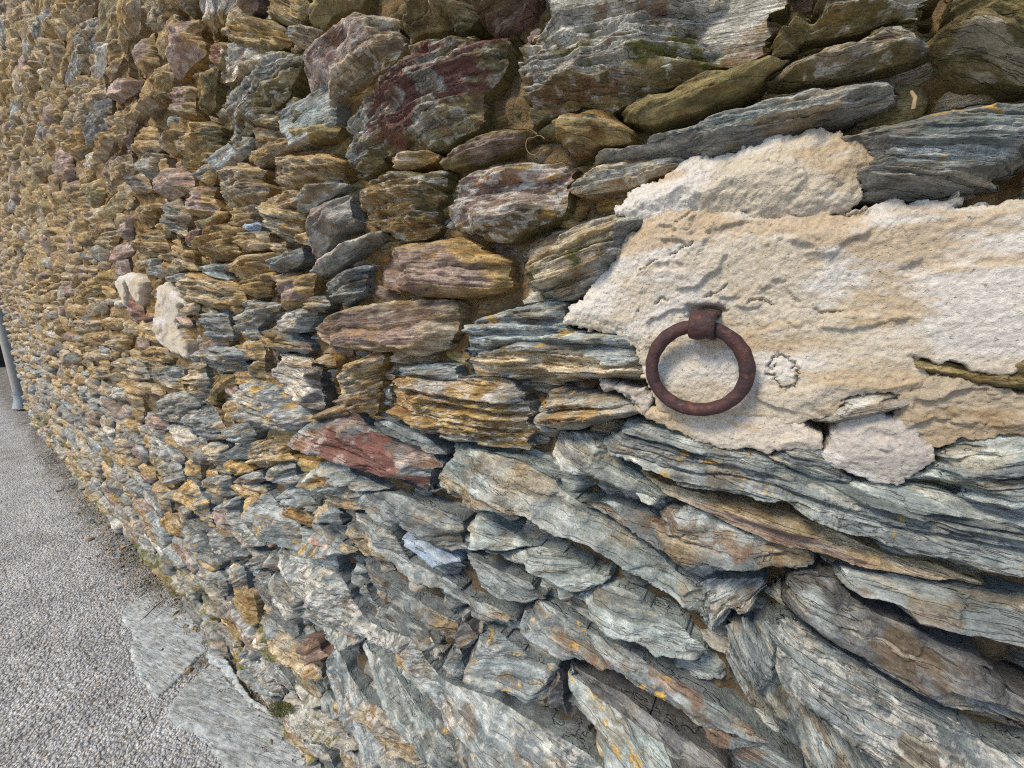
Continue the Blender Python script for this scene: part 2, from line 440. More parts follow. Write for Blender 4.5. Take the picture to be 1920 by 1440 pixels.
    def shade(Pl, s2):
        a, b, c_ = Pl
        m = sstep(.38, .66, .5+.5*fbm(u/.035, v/.012, sd+s2, 4, .6))[:, None]
        m2 = sstep(.57, .70, .5+.5*fbm(u/.05, v/.022, sd+s2+5, 4, .6))[:, None]
        q = a*(1-m)+b*m
        return q*(1-.8*m2)+c_*.8*m2
    col = shade(PAL[cf], 101)
    if cb and cb != cf:
        bm = np.clip(bev+.25*fbm(u/.02, v/.02, sd+120, 3), 0, 1)[:, None]
        col = col*(1-bm)+shade(PAL[cb], 131)*bm
    col = col*lum[:, None]*r.uniform(.9, 1.12)
    # thin pale streaks and calcite film of the rock itself
    stk = sstep(.70, .86, hash1(id2, sd+12))*sstep(.42, .62, .5+.5*fbm(u/.03, v/.02, sd+140, 3))
    col = col*(1-.45*stk[:, None])+np.array((.52, .485, .40))*.45*stk[:, None]
    def patch(colr, sx, sy, th, soft, s, amt=.9):
        m = sstep(th, th+soft, .5+.5*fbm(u/sx, v/sy, sd+s, 5, .62))*amt
        return col*(1-m[:, None])+colr*m[:, None]
    if 'l' in flags: col = patch(LICHEN, .026, .013, .70, .02, 150, .85)
    if 'L' in flags: col = patch(LICHEN, .04, .022, .585, .025, 150, .85)
    if 'm' in flags: col = patch(MOSSC, .035, .02, .61, .08, 160, .85)
    if 'M' in flags: col = patch(MOSSC, .05, .03, .46, .08, 160, .9)
    if 'c' in flags: col = patch(CALC, .013, .005, .59, .06, 170, .6)
    if 'C' in flags: col = patch(CALC, .016, .006, .50, .08, 170, .75)
    if 'r' in flags: col = patch(RUST, .04, .02, .58, .10, 180, .65)
    if 'x' in flags:
        m = sstep(.47, .56, .5+.45*fbm(u/.05, v/.02, sd+190, 5, .62)+.16*(1-(u/(.62*hw[0]))**2-(v/(.62*hw[1]))**2))*.9
        col = col*(1-m[:, None])+np.array((.15, .060, .048))*m[:, None]*(.7+.6*hash1(id2, sd+13))[:, None]
    alpha = np.clip(1-streakoff*np.clip(bev, 0, 1), 0, 1)*streak*(.5 if cf in 'PQRVZ' else .72 if cf in 'OT' else .85)
    # close the edge
    ins = (d > 0).reshape(nu, nv)
    def dil(m):
        q = m.copy()
        q[1:] |= m[:-1]; q[:-1] |= m[1:]; m2 = q.copy(); q[:, 1:] |= m2[:, :-1]; q[:, :-1] |= m2[:, 1:]
        return q
    r1 = dil(ins); o1 = (r1 & ~ins).ravel()
    _, _, _, bu_, bv_ = relief(cx[o1], cy[o1])
    u[o1] = cx[o1]-bu_; v[o1] = cy[o1]-bv_; z[o1] = np.minimum(z[o1], .001)
    idx = np.full(nu*nv, -1, np.int64); keep = r1.ravel(); nk = int(keep.sum()); idx[keep] = np.arange(nk)
    f = r1[:-1, :-1] & r1[1:, :-1] & r1[:-1, 1:] & r1[1:, 1:]
    I, J = np.nonzero(f)
    Fq = idx[np.stack([I*nv+J, (I+1)*nv+J, (I+1)*nv+J+1, I*nv+J+1], 1)]
    # side of the stone running back into the wall
    sl_ = np.linalg.norm(np.roll(L, -1, 0)-L, axis=1); st_ = max(du, dv)*1.3
    S_ = np.concatenate([L[i]+(L[(i+1) % len(L)]-L[i])*np.linspace(0, 1, max(2, int(sl_[i]/st_)+1))[:-1, None] for i in range(len(L))])
    _, _, _, su, sv = relief(S_[:, 0].copy(), S_[:, 1].copy())
    S_ = S_-np.stack([su, sv], 1); ns = len(S_)
    V_ = np.concatenate([np.stack([u, -z, v], 1)[keep], np.stack([S_[:, 0], np.full(ns, -.0022), S_[:, 1]], 1), np.stack([S_[:, 0], np.full(ns, depth), S_[:, 1]], 1)])
    k0 = np.arange(ns); k1_ = (k0+1) % ns
    Fq = np.concatenate([Fq, np.stack([nk+k0, nk+k1_, nk+ns+k1_, nk+ns+k0], 1)])
    sc_ = np.tile(PAL[cb or cf][0]*.95, (2*ns, 1))
    flat = np.ones(len(Fq), bool)
    col = np.concatenate([np.clip(col[keep], .01, .9), sc_]); alpha = np.concatenate([alpha[keep], np.full(2*ns, .6)])
    M = Matrix(((Ud[0], -N0[0], Vd[0], O[0]), (Ud[1], -N0[1], Vd[1], O[1]), (Ud[2], -N0[2], Vd[2], O[2]), (0, 0, 0, 1)))
    return V_, Fq, np.concatenate([col, alpha[:, None]], 1), M, flat

STY = {  'S': (.03, .08, .006, .10),  # lamina thickness, relief, outline roughness, bulge of each kind of rock
 'B': (.008, .30, .005, .14), 'A': (.008, .20, .004, .10), 'Z': (.02, .06, .003, .06), 'G': (.009, .32, .006, .16),
 'T': (.009, .34, .006, .16), 'O': (.009, .34, .006, .18), 'V': (.012, .16, .004, .12), 'P': (.014, .18, .005, .14),
 'Q': (.013, .16, .005, .12), 'R': (.012, .18, .005, .14), 'D': (.010, .20, .005, .14), 'W': (.012, .24, .007, .20),
}
def spread(q):                       # what leaves the picture goes on beyond it
    q = q.copy(); q[q[:, 0] >= 1929, 0] += 170; q[q[:, 1] <= -10, 1] -= 70; q[q[:, 1] >= 1458, 1] += 80
    return q
def wall_poly(pts, p):
    """outline read off the photograph -> outline on the wall, for a stone standing p proud of the joints"""
    q = spread(np.array(pts, float).reshape(-1, 2))
    w0 = np.array([on_wall(a, b, 0.0) for a, b in q])
    c = w0.mean(0)
    ar = .5*np.sum(w0[:, 0]*np.roll(w0[:, 1], -1)-np.roll(w0[:, 0], -1)*w0[:, 1])
    t = np.roll(w0, -1, 0)-np.roll(w0, 1, 0); n = np.stack([t[:, 1], -t[:, 0]], 1)
    if ar < 0: n = -n
    n /= np.linalg.norm(n, axis=1)[:, None]+1e-9
    fd = np.array((0, HGT))-c; fd /= np.linalg.norm(fd)+1e-9
    f = np.clip(n@fd, 0, 1)
    return np.array([on_wall(a, b, p*(1-sstep(0, .7, k))*.85) for (a, b), k in zip(q, f)])
# ------------------------------------------------------------------ the stones read off the photograph
# front kind / bevel kind, flags, protrusion in mm : outline
STONES = """
O/V - 34: 408,45 440,19 500,32 540,55 535,78 482,88 438,83 410,65
A/T - 36: 535,52 552,39 592,47 590,70 577,90 555,82 535,70
P/T c 42: 546,180 560,135 575,107 597,55 625,27 650,10 682,19 707,15 747,25 742,50 762,75 745,112 712,130 682,150 640,180 590,212 560,203
V/V - 24: 575,38 582,5 600,-20 690,-20 680,15 650,10 625,27 598,50
O/V - 22: 488,22 485,-20 580,-20 574,38 540,42
P/Q - 30: 440,18 440,-15 488,-15 485,22
T/V - 36: 742,60 745,35 760,15 785,-15 872,-15 895,7 892,40 867,52 830,47 800,60 770,70
T/P - 34: 888,20 892,-15 995,-15 972,32 945,47 902,42
G/V c 42: 405,145 432,112 457,87 520,85 545,82 572,107 560,140 547,165 545,180 518,212 520,240 470,233 460,260 462,282 428,288 412,250 404,190
D/V - 22: 518,205 535,172 547,180 560,205 585,218 560,232 528,250 517,238
V/V - 30: 527,237 560,232 600,227 627,235 623,253 555,265 540,257
T/O - 26: 461,258 472,235 520,243 540,258 500,262 470,282
O/T - 24: 458,292 505,255 535,255 555,275 515,282 480,312 462,305
G/V xrc 46: 622,250 630,212 655,190 680,160 710,132 735,120 760,95 775,72 790,62 835,49 867,56 930,50 955,62 950,120 940,140 915,170 902,215 900,240 860,255 820,277 745,277 725,290 720,305 670,330 642,320 630,282
Q/V - 34: 820,290 855,270 880,252 917,240 970,237 995,247 995,270 920,295 842,310 820,305
T/O - 32: 726,287 750,280 818,285 818,298 785,308 732,312
T/O - 40: 492,315 507,290 530,282 575,280 630,295 645,330 625,342 575,338 550,350 507,350 492,332
P/T - 34: 290,330 300,312 342,317 362,327 358,348 331,360 304,381 292,370
G/O - 30: 362,329 373,306 396,304 410,312 400,337 377,346
T/O c 40: 392,352 410,321 428,298 446,305 477,314 494,323 494,342 508,356 479,377 446,380 417,392 404,381 393,364
P/O - 34: 327,369 342,350 367,346 392,350 400,369 412,387 396,398 354,404 337,387
G/T - 36: 293,385 312,368 327,373 340,394 362,405 345,425 342,445 320,437 295,428
V/O - 26: 354,425 373,398 387,396 417,396 423,408 400,419 371,427
R/P - 30: 337,450 352,433 374,430 362,446 340,458
O/O r 38: 352,471 356,456 373,442 379,423 425,415 450,423 456,435 442,454 450,473 425,483 369,487
Z/Z - 36: 450,427 460,412 481,421 484,430 465,438
O/T - 30: 421,398 433,383 458,381 477,385 479,406 446,412 425,408
T/O c 36: 479,387 494,369 519,350 535,369 533,387 567,400 569,425 565,450 533,454 500,442 487,429 481,410
T/G - 36: 535,377 556,362 575,337 606,335 633,340 642,352 608,369 590,377 573,390 546,396
P/G - 40: 565,481 567,454 573,425 573,398 579,383 592,377 617,367 654,346 658,369 652,390 667,417 633,429 619,454 592,483
P/G - 32: 573,508 587,492 619,462 637,452 667,437 698,433 698,452 654,481 625,500 583,519
O/T - 38: 417,508 433,483 458,475 508,471 508,487 500,506 458,515 425,521
O/O - 34: 421,525 446,517 500,510 519,515 508,535 494,554 463,556 446,542 429,531
A/B - 38: 500,494 502,479 529,471 550,462 565,467 569,487 540,498 510,508 500,504
A/A - 34: 367,504 371,496 421,494 420,508 417,525 387,521
T/O - 34: 319,477 327,469 350,471 365,496 360,506 337,506 323,492
O/T - 30: 288,470 317,473 322,490 337,507 312,515 292,508
T/O - 38: 310,525 342,508 369,517 417,527 433,535 462,554 444,567 394,579 354,567 325,546
Q/O - 38: 494,562 515,529 523,517 571,510 590,523 592,540 577,554 560,567 525,581 500,573
G/B - 40: 592,535 602,521 625,506 642,498 681,498 685,510 690,529 671,546 631,571 608,558 594,548
T/D - 34: 560,565 571,560 598,556 621,573 596,585 569,583
G/G l 40: 415,587 429,572 454,562 473,568 508,572 517,581 496,585 494,602 479,616 481,631 450,639 435,620 429,600
B/G - 36: 352,600 369,589 396,579 417,583 429,600 433,612 435,629 417,639 392,641 371,625
W/A - 34: 496,597 519,583 550,577 569,577 598,587 577,604 565,620 535,622 508,612
O/B r 36: 467,633 485,618 504,614 540,625 575,645 571,656 550,664 521,658 506,662 477,641
Q/T - 44: 568,625 572,612 600,590 640,575 700,567 760,565 820,565 855,575 862,590 855,620 838,645 815,655 760,668 700,660 640,657 600,650 580,640
G/B l 40: 354,664 369,654 394,650 429,656 467,666 454,677 454,693 415,700 392,697 373,681
T/O - 22: 427,652 471,647 473,662 454,662
W/T - 34: 454,691 458,679 471,675 494,681 498,702 506,716 481,723 462,712
W/D - 42: 494,685 504,677 529,687 583,693 600,693 602,710 606,747 602,764 583,773 552,762 533,743 502,710
W/T - 36: 504,670 508,665 567,672 585,687 571,695 533,689
T/O - 28: 577,677 600,666 625,670 621,685 600,691
T/G l 38: 337,697 344,683 371,681 387,695 394,718 390,741 379,756 356,750 346,739 348,720 337,708
O/V - 18: 392,704 454,704 446,714 421,725 404,739 404,760 385,762 392,739
G/B Lc 44: 404,737 421,727 458,714 481,725 508,731 533,743 550,762 581,777 569,791 546,804 533,812 510,816 487,814 454,793 425,768 406,752
T/T r 28: 571,785 581,779 612,768 637,764 650,775 625,785 577,793
B/O - 32: 298,712 312,704 333,710 346,733 344,743 321,731 304,725
G/B l 36: 272,760 295,742 332,735 350,745 380,760 350,770 352,780 332,802 320,807 287,780
B/T c 32: 332,795 352,767 390,765 415,790 425,805 415,825 375,827 350,820
A/B l 34: 415,800 455,797 478,808 465,830 440,835 420,820
T/B c 34: 370,840 390,832 425,837 422,860 410,880 390,880 377,862
A/B - 30: 422,842 462,835 458,862 420,865
O/O - 26: 415,865 450,870 470,885 430,895 415,885
T/O c 36: 450,862 462,838 490,828 535,835 545,852 545,868 500,872 480,882 460,880
T/B - 36: 480,890 500,875 537,877 555,892 550,907 520,917 492,902
Q/B - 32: 427,907 450,892 477,890 492,902 465,912 432,915
T/B - 34: 362,910 385,897 425,897 435,920 432,932 412,937 385,927
O/B Lc 40: 315,927 320,915 335,902 360,910 375,927 392,940 390,960 385,977 370,975 340,950
P/A c 42: 387,960 405,945 440,935 450,960 465,990 490,1020 475,1030 455,1035 432,1012 410,995 395,977
O/B l 46: 440,937 447,922 470,920 500,930 525,955 550,965 565,990 575,1015 605,1030 660,1035 640,1050 605,1055 577,1060 545,1050 510,1030 482,1005 460,980 445,955
T/B - 34: 325,952 350,955 360,975 380,992 380,1000 362,1000 340,980 325,965
T/B l 40: 330,990 350,1000 375,1010 400,1040 412,1060 390,1077 375,1065 355,1040 335,1015
G/B c 38: 377,1010 390,995 410,1000 425,1020 452,1040 450,1050 415,1052 390,1027
G/B - 36: 455,1060 467,1045 495,1045 500,1065 482,1072 465,1067
B/B - 32: 510,940 520,922 545,920 585,937 590,955 570,970 555,955 520,947
O/A r 42: 547,895 557,890 590,877 625,877 670,895 650,912 647,925 660,940 612,950 590,930 562,917
T/B - 34: 570,970 577,950 610,947 637,960 637,992 625,1000 600,992 570,980
B/B - 32: 570,985 585,982 610,1000 640,1015 662,1035 640,1040 612,1032 600,1017 575,1000
A/B - 34: 647,912 660,900 700,910 712,922 660,925
T/O rc 40: 607,740 602,712 615,692 657,677 685,662 720,667 715,700 712,740 708,760 700,780 690,790 670,785 642,765 620,750
O/G rc 42: 706,760 712,720 720,703 760,703 825,717 870,712 925,710 950,720 975,735 992,760 990,790 995,812 975,845 935,848 890,840 817,832 790,815 760,800 712,785
B/A - 26: 720,702 740,692 810,685 850,687 856,700 855,713 825,715 778,703
B/B - 34: 687,800 707,790 760,805 790,815 825,840 822,850 800,855 780,842 745,830 700,815
P/B xr 42: 537,818 545,805 570,795 612,790 650,785 680,797 700,815 745,832 782,848 815,858 820,870 800,882 805,910 802,930 790,940 760,935 720,915 680,900 650,880 600,865 560,850 542,838
T/A e 46: 800,920 802,895 820,880 825,850 860,840 905,850 960,860 1000,880 1040,900 1060,930 1110,965 1170,1000 1230,1040 1270,1080 1310,1090 1330,1150 1327,1212 1300,1190 1250,1155 1200,1115 1150,1080 1100,1055 1060,1035 1000,1000 960,985 920,980 880,965 850,945 830,945
T/B r 36: 1062,965 1100,945 1150,942 1180,955 1230,975 1260,960 1290,945 1330,970 1380,1000 1430,1015 1500,1030 1525,1045 1515,1075 1480,1090 1430,1090 1390,1090 1340,1080 1290,1085 1250,1050 1180,1010 1110,975
G/B c 30: 1307,1105 1355,1095 1437,1092 1417,1117 1412,1165 1390,1157 1365,1160 1335,1200 1330,1180 1315,1142
G/A e 38: 1022,830 1042,817 1080,810 1135,827 1140,850 1165,867 1190,885 1215,905 1235,920 1245,928 1230,960 1225,967 1202,962 1180,947 1155,935 1135,920 1100,910 1067,902 1030,892
T/G l 38: 987,798 1010,778 1012,760 1030,735 1065,727 1110,740 1160,747 1207,767 1200,777 1167,787 1125,797 1080,805 1042,812 1000,808
B/A l 34: 860,620 865,602 895,595 930,582 1000,565 1062,572 1062,595 1058,622 1130,628 1200,640 1215,655 1120,650 1060,645 1000,640 960,640 920,650 870,665 855,670
T/B l 38: 852,685 870,668 920,652 960,642 1050,648 1130,652 1205,660 1215,690 1210,715 1170,712 1100,712 1030,722 980,718 930,710 870,705
O/V c 42: 650,388 657,370 685,340 717,325 717,314 740,316 770,320 795,311 825,322 835,350 837,365 820,382 820,405 827,420 795,440 735,445 700,435 690,422 660,405
P/V Cl 46: 817,410 825,377 840,367 840,345 857,335 860,320 910,305 965,293 1040,295 1070,310 1080,325 1060,352 1058,375 1055,400 982,435 940,447 895,445 865,430 830,425
Q/O - 42: 682,512 685,500 710,470 747,455 780,452 835,443 865,455 892,470 915,477 950,490 958,515 958,542 915,550 840,555 790,555 740,547 687,532
T/G m 32: 962,475 985,455 1030,435 1090,412 1150,400 1220,398 1225,405 1215,425 1190,435 1180,460 1165,490 1150,510 1110,540 1060,562 1010,555 990,530 985,510 965,490
T/T - 44: 1082,478 1100,455 1140,430 1165,440 1160,460 1120,480 1095,488
A/G - 40: 985,515 990,500 1040,475 1065,462 1072,480 1060,500 1020,520 995,525
A/G - 40: 1112,278 1130,270 1160,268 1200,262 1240,240 1290,225 1340,200 1400,185 1440,165 1480,160 1500,150 1550,148 1600,140 1650,135 1668,145 1685,160 1690,175 1680,190 1640,205 1590,220 1540,240 1480,258 1400,275 1330,302 1300,295 1260,290 1200,300 1150,298 1115,300
G/T c 34: 1062,350 1080,330 1110,305 1150,298 1210,298 1280,285 1325,300 1300,305 1265,322 1220,330 1190,345 1140,355 1090,360
V/V m 34: 1157,208 1180,190 1220,168 1260,165 1300,140 1330,122 1370,122 1420,105 1470,102 1480,108 1460,125 1430,150 1400,170 1350,185 1280,215 1220,232 1170,222
V/O - 36: 1022,222 1050,210 1085,203 1110,193 1130,200 1150,218 1180,240 1183,260 1160,268 1130,270 1110,285 1075,280 1045,260 1030,240
G/V crm 50: 952,90 958,60 985,25 1000,-30 1460,-30 1450,20 1440,60 1420,105 1370,120 1330,120 1300,140 1260,163 1215,170 1180,190 1160,205 1130,200 1110,192 1060,205 1020,220 990,225 975,190 960,150
G/V c 38: 1430,103 1454,62 1460,35 1476,13 1497,3 1525,5 1552,-20 1741,-20 1750,16 1741,30 1695,30 1649,41 1622,54 1595,62 1535,65 1508,76 1489,92 1478,103
G/V c 40: 1449,141 1454,127 1481,108 1487,97 1508,79 1552,68 1611,60 1638,49 1657,35 1698,30 1739,35 1760,49 1766,81 1752,97 1703,108 1644,122 1573,141 1508,149 1470,149
V/V - 36: 1765,80 1775,45 1800,25 1840,-10 1940,-30 1940,140 1880,150 1810,148 1770,115 1752,100
A/G l 34: 1546,250 1600,240 1655,225 1700,215 1740,200 1795,190 1860,172 1935,158 1935,280 1920,300 1880,320 1870,345 1830,352 1760,365 1690,368 1610,372 1600,360 1618,300 1612,280 1570,275
B/A l 42: 1132,840 1150,812 1185,790 1260,805 1340,835 1420,852 1500,890 1600,910 1680,912 1760,918 1840,940 1935,985 1935,1120 1860,1095 1780,1065 1690,1050 1610,1020 1550,995 1480,960 1420,950 1330,930 1280,922 1240,905 1190,880 1160,870 1135,855
Q/T - 22: 1185,875 1240,908 1330,932 1420,952 1490,965 1560,1000 1640,1035 1740,1055 1830,1095 1825,1105 1720,1088 1600,1064 1500,1038 1420,1012 1360,985 1300,955 1250,935
B/A - 34: 1700,905 1745,880 1770,845 1800,825 1860,815 1935,815 1935,985 1860,945 1800,925 1740,915
B/B - 22: 1440,850 1470,830 1530,830 1560,850 1565,880 1600,905 1520,895 1460,870
Q/B - 36: 1590,1085 1600,1075 1650,1080 1740,1095 1840,1115 1935,1150 1935,1262 1860,1235 1790,1215 1745,1205 1725,1195 1700,1170 1650,1155 1600,1135 1590,1115
B/D - 30: 1470,1130 1490,1095 1520,1080 1560,1085 1590,1125 1650,1158 1700,1175 1740,1205 1800,1225 1840,1265 1890,1310 1935,1340 1935,1440 1860,1400 1780,1350 1700,1300 1620,1250 1560,1215 1500,1180 1470,1155
B/B c 34: 1460,1180 1480,1160 1530,1200 1600,1245 1690,1300 1790,1360 1880,1420 1940,1460 1700,1470 1600,1400 1530,1350 1480,1310 1460,1290 1455,1240
B/B - 28: 1365,1260 1370,1200 1400,1170 1440,1170 1450,1210 1460,1290 1490,1320 1560,1370 1640,1420 1680,1470 1560,1470 1500,1420 1430,1370 1390,1330 1370,1290
B/B lr 44: 963,1190 975,1160 1015,1130 1050,1150 1085,1165 1110,1190 1150,1210 1200,1235 1245,1270 1290,1290 1340,1320 1400,1360 1470,1420 1520,1470 1400,1470 1330,1420 1270,1380 1210,1340 1150,1300 1080,1265 1040,1262 1000,1240 975,1215
T/D - 24: 1060,1262 1100,1265 1160,1300 1220,1345 1290,1390 1350,1430 1400,1465 1300,1465 1240,1420 1190,1380 1120,1325 1080,1290
B/A - 38: 1012,1117 1050,1130 1075,1130 1120,1110 1140,1100 1180,1112 1225,1147 1275,1180 1310,1217 1308,1260 1288,1275 1255,1272 1230,1260 1200,1235 1170,1220 1125,1197 1100,1177 1080,1157 1045,1140
A/A - 42: 860,1005 867,990 890,977 935,987 970,1007 992,1027 990,1040 935,1047 887,1037 865,1017
A/A - 38: 890,1042 935,1050 990,1042 1010,1030 1050,1040 1090,1060 1125,1085 1130,1095 1110,1120 1075,1130 1040,1120 1000,1095 965,1075 930,1070 905,1058
B/B - 40: 850,1060 865,1052 895,1052 930,1070 970,1085 995,1095 1017,1125 1005,1140 970,1152 935,1142 905,1130 890,1115 870,1090
B/B - 34: 655,942 667,932 710,930 760,937 810,955 860,972 867,985 860,1000 865,1020 885,1035 885,1050 855,1047 820,1045 800,1025 780,1010 755,990 735,987 700,980 692,967
Z/Z - 52: 746,1012 755,1003 775,1015 800,1035 830,1057 827,1075 800,1067 775,1057 760,1040
T/B - 38: 635,965 640,955 665,960 690,980 710,990 735,1000 745,1015 757,1040 775,1060 810,1077 835,1085 855,1100 870,1117 890,1130 920,1142 960,1155 935,1187 915,1192 895,1187 875,1177 857,1160 830,1142 805,1120 775,1112 750,1105 730,1090 705,1067 690,1050 660,1025 642,1000
T/B - 40: 652,1077 665,1067 695,1067 730,1095 760,1115 810,1145 865,1172 835,1210 832,1225 810,1210 780,1187 750,1167 720,1147 695,1120 670,1100
T/B - 34: 660,1110 680,1105 700,1125 722,1147 750,1167 780,1187 810,1210 800,1217 765,1202 735,1180 710,1160 690,1160 672,1140
G/B C 44: 495,1050 505,1033 530,1040 575,1062 610,1070 640,1080 650,1100 665,1130 690,1165 720,1190 755,1200 758,1210 740,1235 725,1245 700,1235 670,1218 640,1200 600,1170 560,1130 525,1095 505,1070
T/B c 40: 452,1080 460,1068 490,1075 510,1080 540,1115 580,1150 620,1185 660,1210 655,1218 620,1215 590,1200 555,1165 530,1140 500,1125 470,1105
O/G - 38: 375,1117 390,1097 410,1107 425,1130 450,1157 457,1180 457,1205 445,1205 420,1175 392,1147
G/G - 34: 395,1177 410,1170 430,1185 450,1210 432,1222 412,1205
B/B - 34: 440,1235 455,1213 475,1220 480,1240 470,1255 450,1252
W/T M 38: 470,1190 485,1180 520,1205 545,1240 545,1258 530,1265 500,1240 480,1215
Q/Q - 26: 550,1212 585,1207 602,1220 600,1240 580,1250 560,1242
W/T - 34: 548,1258 560,1248 585,1255 592,1268 585,1285 565,1282
G/B c 40: 597,1265 600,1230 620,1227 645,1235 655,1265 672,1290 700,1330 725,1375 755,1410 780,1465 680,1465 672,1405 650,1375 625,1330 607,1295
B/A c 42: 648,1240 665,1220 695,1225 725,1245 740,1265 762,1295 790,1335 825,1375 850,1402 880,1465 790,1465 770,1425 740,1390 715,1345 690,1300 665,1270
A/B c 40: 735,1245 750,1220 780,1207 800,1240 830,1275 855,1290 880,1295 920,1310 960,1330 1000,1355 1060,1390 1110,1420 1150,1465 960,1465 920,1430 880,1400 830,1370 790,1325 760,1290
B/B l 32: 790,1335 830,1372 880,1402 930,1440 950,1465 870,1465 840,1420 800,1370
B/G - 30: 785,1200 810,1215 822,1230 815,1240 795,1235
G/B - 28: 830,1245 845,1225 865,1235 862,1275 845,1293 825,1270
B/D - 28: 835,1215 855,1180 878,1175 885,1200 868,1225 850,1235
B/B l 38: 865,1255 872,1230 890,1192 940,1190 965,1210 995,1235 1025,1252 1040,1260 1025,1280 1020,1305 1017,1330 1015,1350 985,1330 950,1315 910,1305 875,1285 863,1270
D/D - 26: 1020,1300 1040,1265 1048,1290 1055,1330 1075,1355 1095,1385 1105,1400 1080,1395 1045,1360 1018,1345
A/A l 38: 1046,1290 1050,1270 1070,1268 1095,1285 1130,1310 1180,1345 1230,1380 1290,1425 1340,1470 1130,1470 1120,1430 1100,1390 1075,1355 1055,1325
G/G m 34: 510,1330 530,1310 560,1325 600,1340 640,1365 660,1390 655,1420 625,1430 600,1420 575,1390 545,1360
W/G m 30: 535,1290 550,1285 580,1310 600,1325 595,1335 560,1320
B/B - 28: 440,1255 460,1250 500,1280 530,1305 520,1315 485,1305 460,1285
G/B - 28: 597,1295 612,1310 635,1350 628,1358 610,1340 595,1315
O/T - 34: 200,40 215,10 225,-15 262,-15 265,50 250,60 242,70 240,100 233,140 222,115 212,75
P/O - 36: 240,110 243,70 268,52 285,80 298,110 290,125 260,140 240,135
P/O - 38: 305,60 320,40 338,27 372,28 378,60 390,100 350,115 330,140 303,142 302,90
T/O - 32: 258,-15 330,-15 335,25 312,50 300,60 268,50
W/O - 36: 367,5 368,-15 440,-15 440,20 412,45 405,65 393,88 380,65 372,30
O/V - 28: 325,-15 366,-15 368,25 345,22 330,10
R/V - 26: 392,90 405,70 450,92 435,110 410,130 395,120
O/V - 28: 367,145 385,120 410,130 405,170 402,200 375,210 365,185
P/O - 38: 308,180 315,160 330,153 366,165 368,180 365,205 350,210 320,215 310,198
W/W - 34: 170,148 180,110 192,65 198,75 195,110 180,135
G/T - 34: 132,75 145,45 158,25 172,30 185,50 172,80 172,100 158,140 145,130 138,105
P/Q - 34: 190,160 205,140 235,145 260,150 250,165 222,180 205,190 192,172
O/O - 32: 278,150 298,122 315,140 312,165 300,190 280,185
O/V - 40: 340,265 360,225 370,218 400,240 415,260 420,285 410,305 380,315 350,325 327,305 330,285
P/O - 36: 296,255 312,236 345,243 340,260 325,280 302,290 297,275
P/Q - 38: 220,260 230,232 243,226 250,250 242,280 228,290
P/Q - 36: 184,315 200,285 215,268 218,300 212,325 195,337
G/T - 34: 247,300 258,283 290,285 300,310 285,340 262,330 250,315
W/O - 30: 153,300 165,275 182,290 182,310 165,322
D/T - 30: 228,345 240,315 270,335 275,355 235,360
P/Q - 34: 220,415 228,402 247,400 250,425 240,450 225,447
T/O - 32: 245,392 262,380 290,380 295,395 280,420 260,425
O/O - 32: 247,445 258,430 285,430 310,455 310,470 270,480 250,470
T/O - 34: 172,450 190,435 215,430 220,455 205,470 185,465
O/T - 32: 150,460 165,458 182,485 170,495 158,485
T/B - 30: 260,500 265,485 292,482 295,505 270,515
B/T - 30: 265,508 285,497 320,500 315,512 285,520
O/T - 36: 130,560 150,530 175,505 205,500 215,525 205,540 175,550 140,570
Q/R - 38: 230,540 240,532 252,555 272,580 268,612 255,615 240,590 232,565
T/T - 34: 128,605 135,600 178,602 180,620 150,625 132,622
O/T - 30: 180,600 195,595 220,597 235,605 215,618 185,618
O/T - 32: 147,635 160,625 190,622 205,630 195,650 160,648
T/O - 34: 193,640 205,628 240,630 245,650 235,665 210,665
O/T - 34: 255,660 270,650 300,655 325,672 300,682 270,678
T/G l 34: 202,685 215,672 250,670 275,690 270,712 245,715 220,700
B/G - 30: 272,700 290,688 330,690 335,705 300,715 280,712
T/T - 30: 145,665 160,655 195,660 200,675 170,680
T/T - 30: 172,695 185,682 202,690 200,708 180,710
D/G - 38: 1520,790 1560,770 1570,745 1650,738 1720,745 1725,760 1650,785 1580,797
Q/V - 38: 1695,670 1760,690 1830,705 1880,700 1900,670 1935,655 1935,740 1860,730 1800,720 1740,705 1700,690
"""
PLASTER = """
cream 25 9: 1148,402 1165,370 1200,350 1240,330 1290,300 1330,305 1370,290 1440,270 1510,252 1540,250 1560,275 1600,275 1618,300 1600,360 1590,378 1540,388 1480,402 1420,412 1380,410 1330,412 1270,405 1215,420 1190,412
cream 19 9: 1055,612 1070,575 1110,545 1150,515 1170,480 1190,440 1215,410 1250,385 1300,380 1400,395 1430,405 1520,405 1600,395 1700,390 1800,380 1870,370 1935,345 1935,660 1890,680 1870,700 1820,695 1760,680 1700,670 1720,700 1715,730 1650,735 1570,745 1555,770 1520,780 1460,785 1400,775 1340,790 1300,790 1250,775 1215,735 1208,690 1205,655 1180,640 1130,625
tan 20 7: 1195,760 1215,765 1260,780 1340,785 1400,775 1470,790 1510,810 1527,830 1515,845 1460,845 1420,850 1390,840 1330,835 1280,810 1240,800 1205,780
grey 15 7: 1545,860 1570,820 1610,790 1660,782 1700,790 1720,830 1742,865 1715,880 1680,903 1640,895 1600,890 1560,885
brown 17 7: 1700,800 1712,735 1790,715 1860,735 1935,745 1935,820 1860,822 1800,828 1760,838 1735,850
grey 26 9: 1122,715 1160,725 1200,735 1215,770 1205,790 1190,770 1160,745 1130,735
cream 22 9: 212,530 225,515 250,510 265,525 268,545 262,575 250,560 240,530 230,545 233,580 225,560
cream 24 9: 292,565 295,540 305,528 325,550 350,575 330,575 330,590 322,605 330,625 345,645 350,672 330,665 310,655 295,640 288,615 292,590
"""
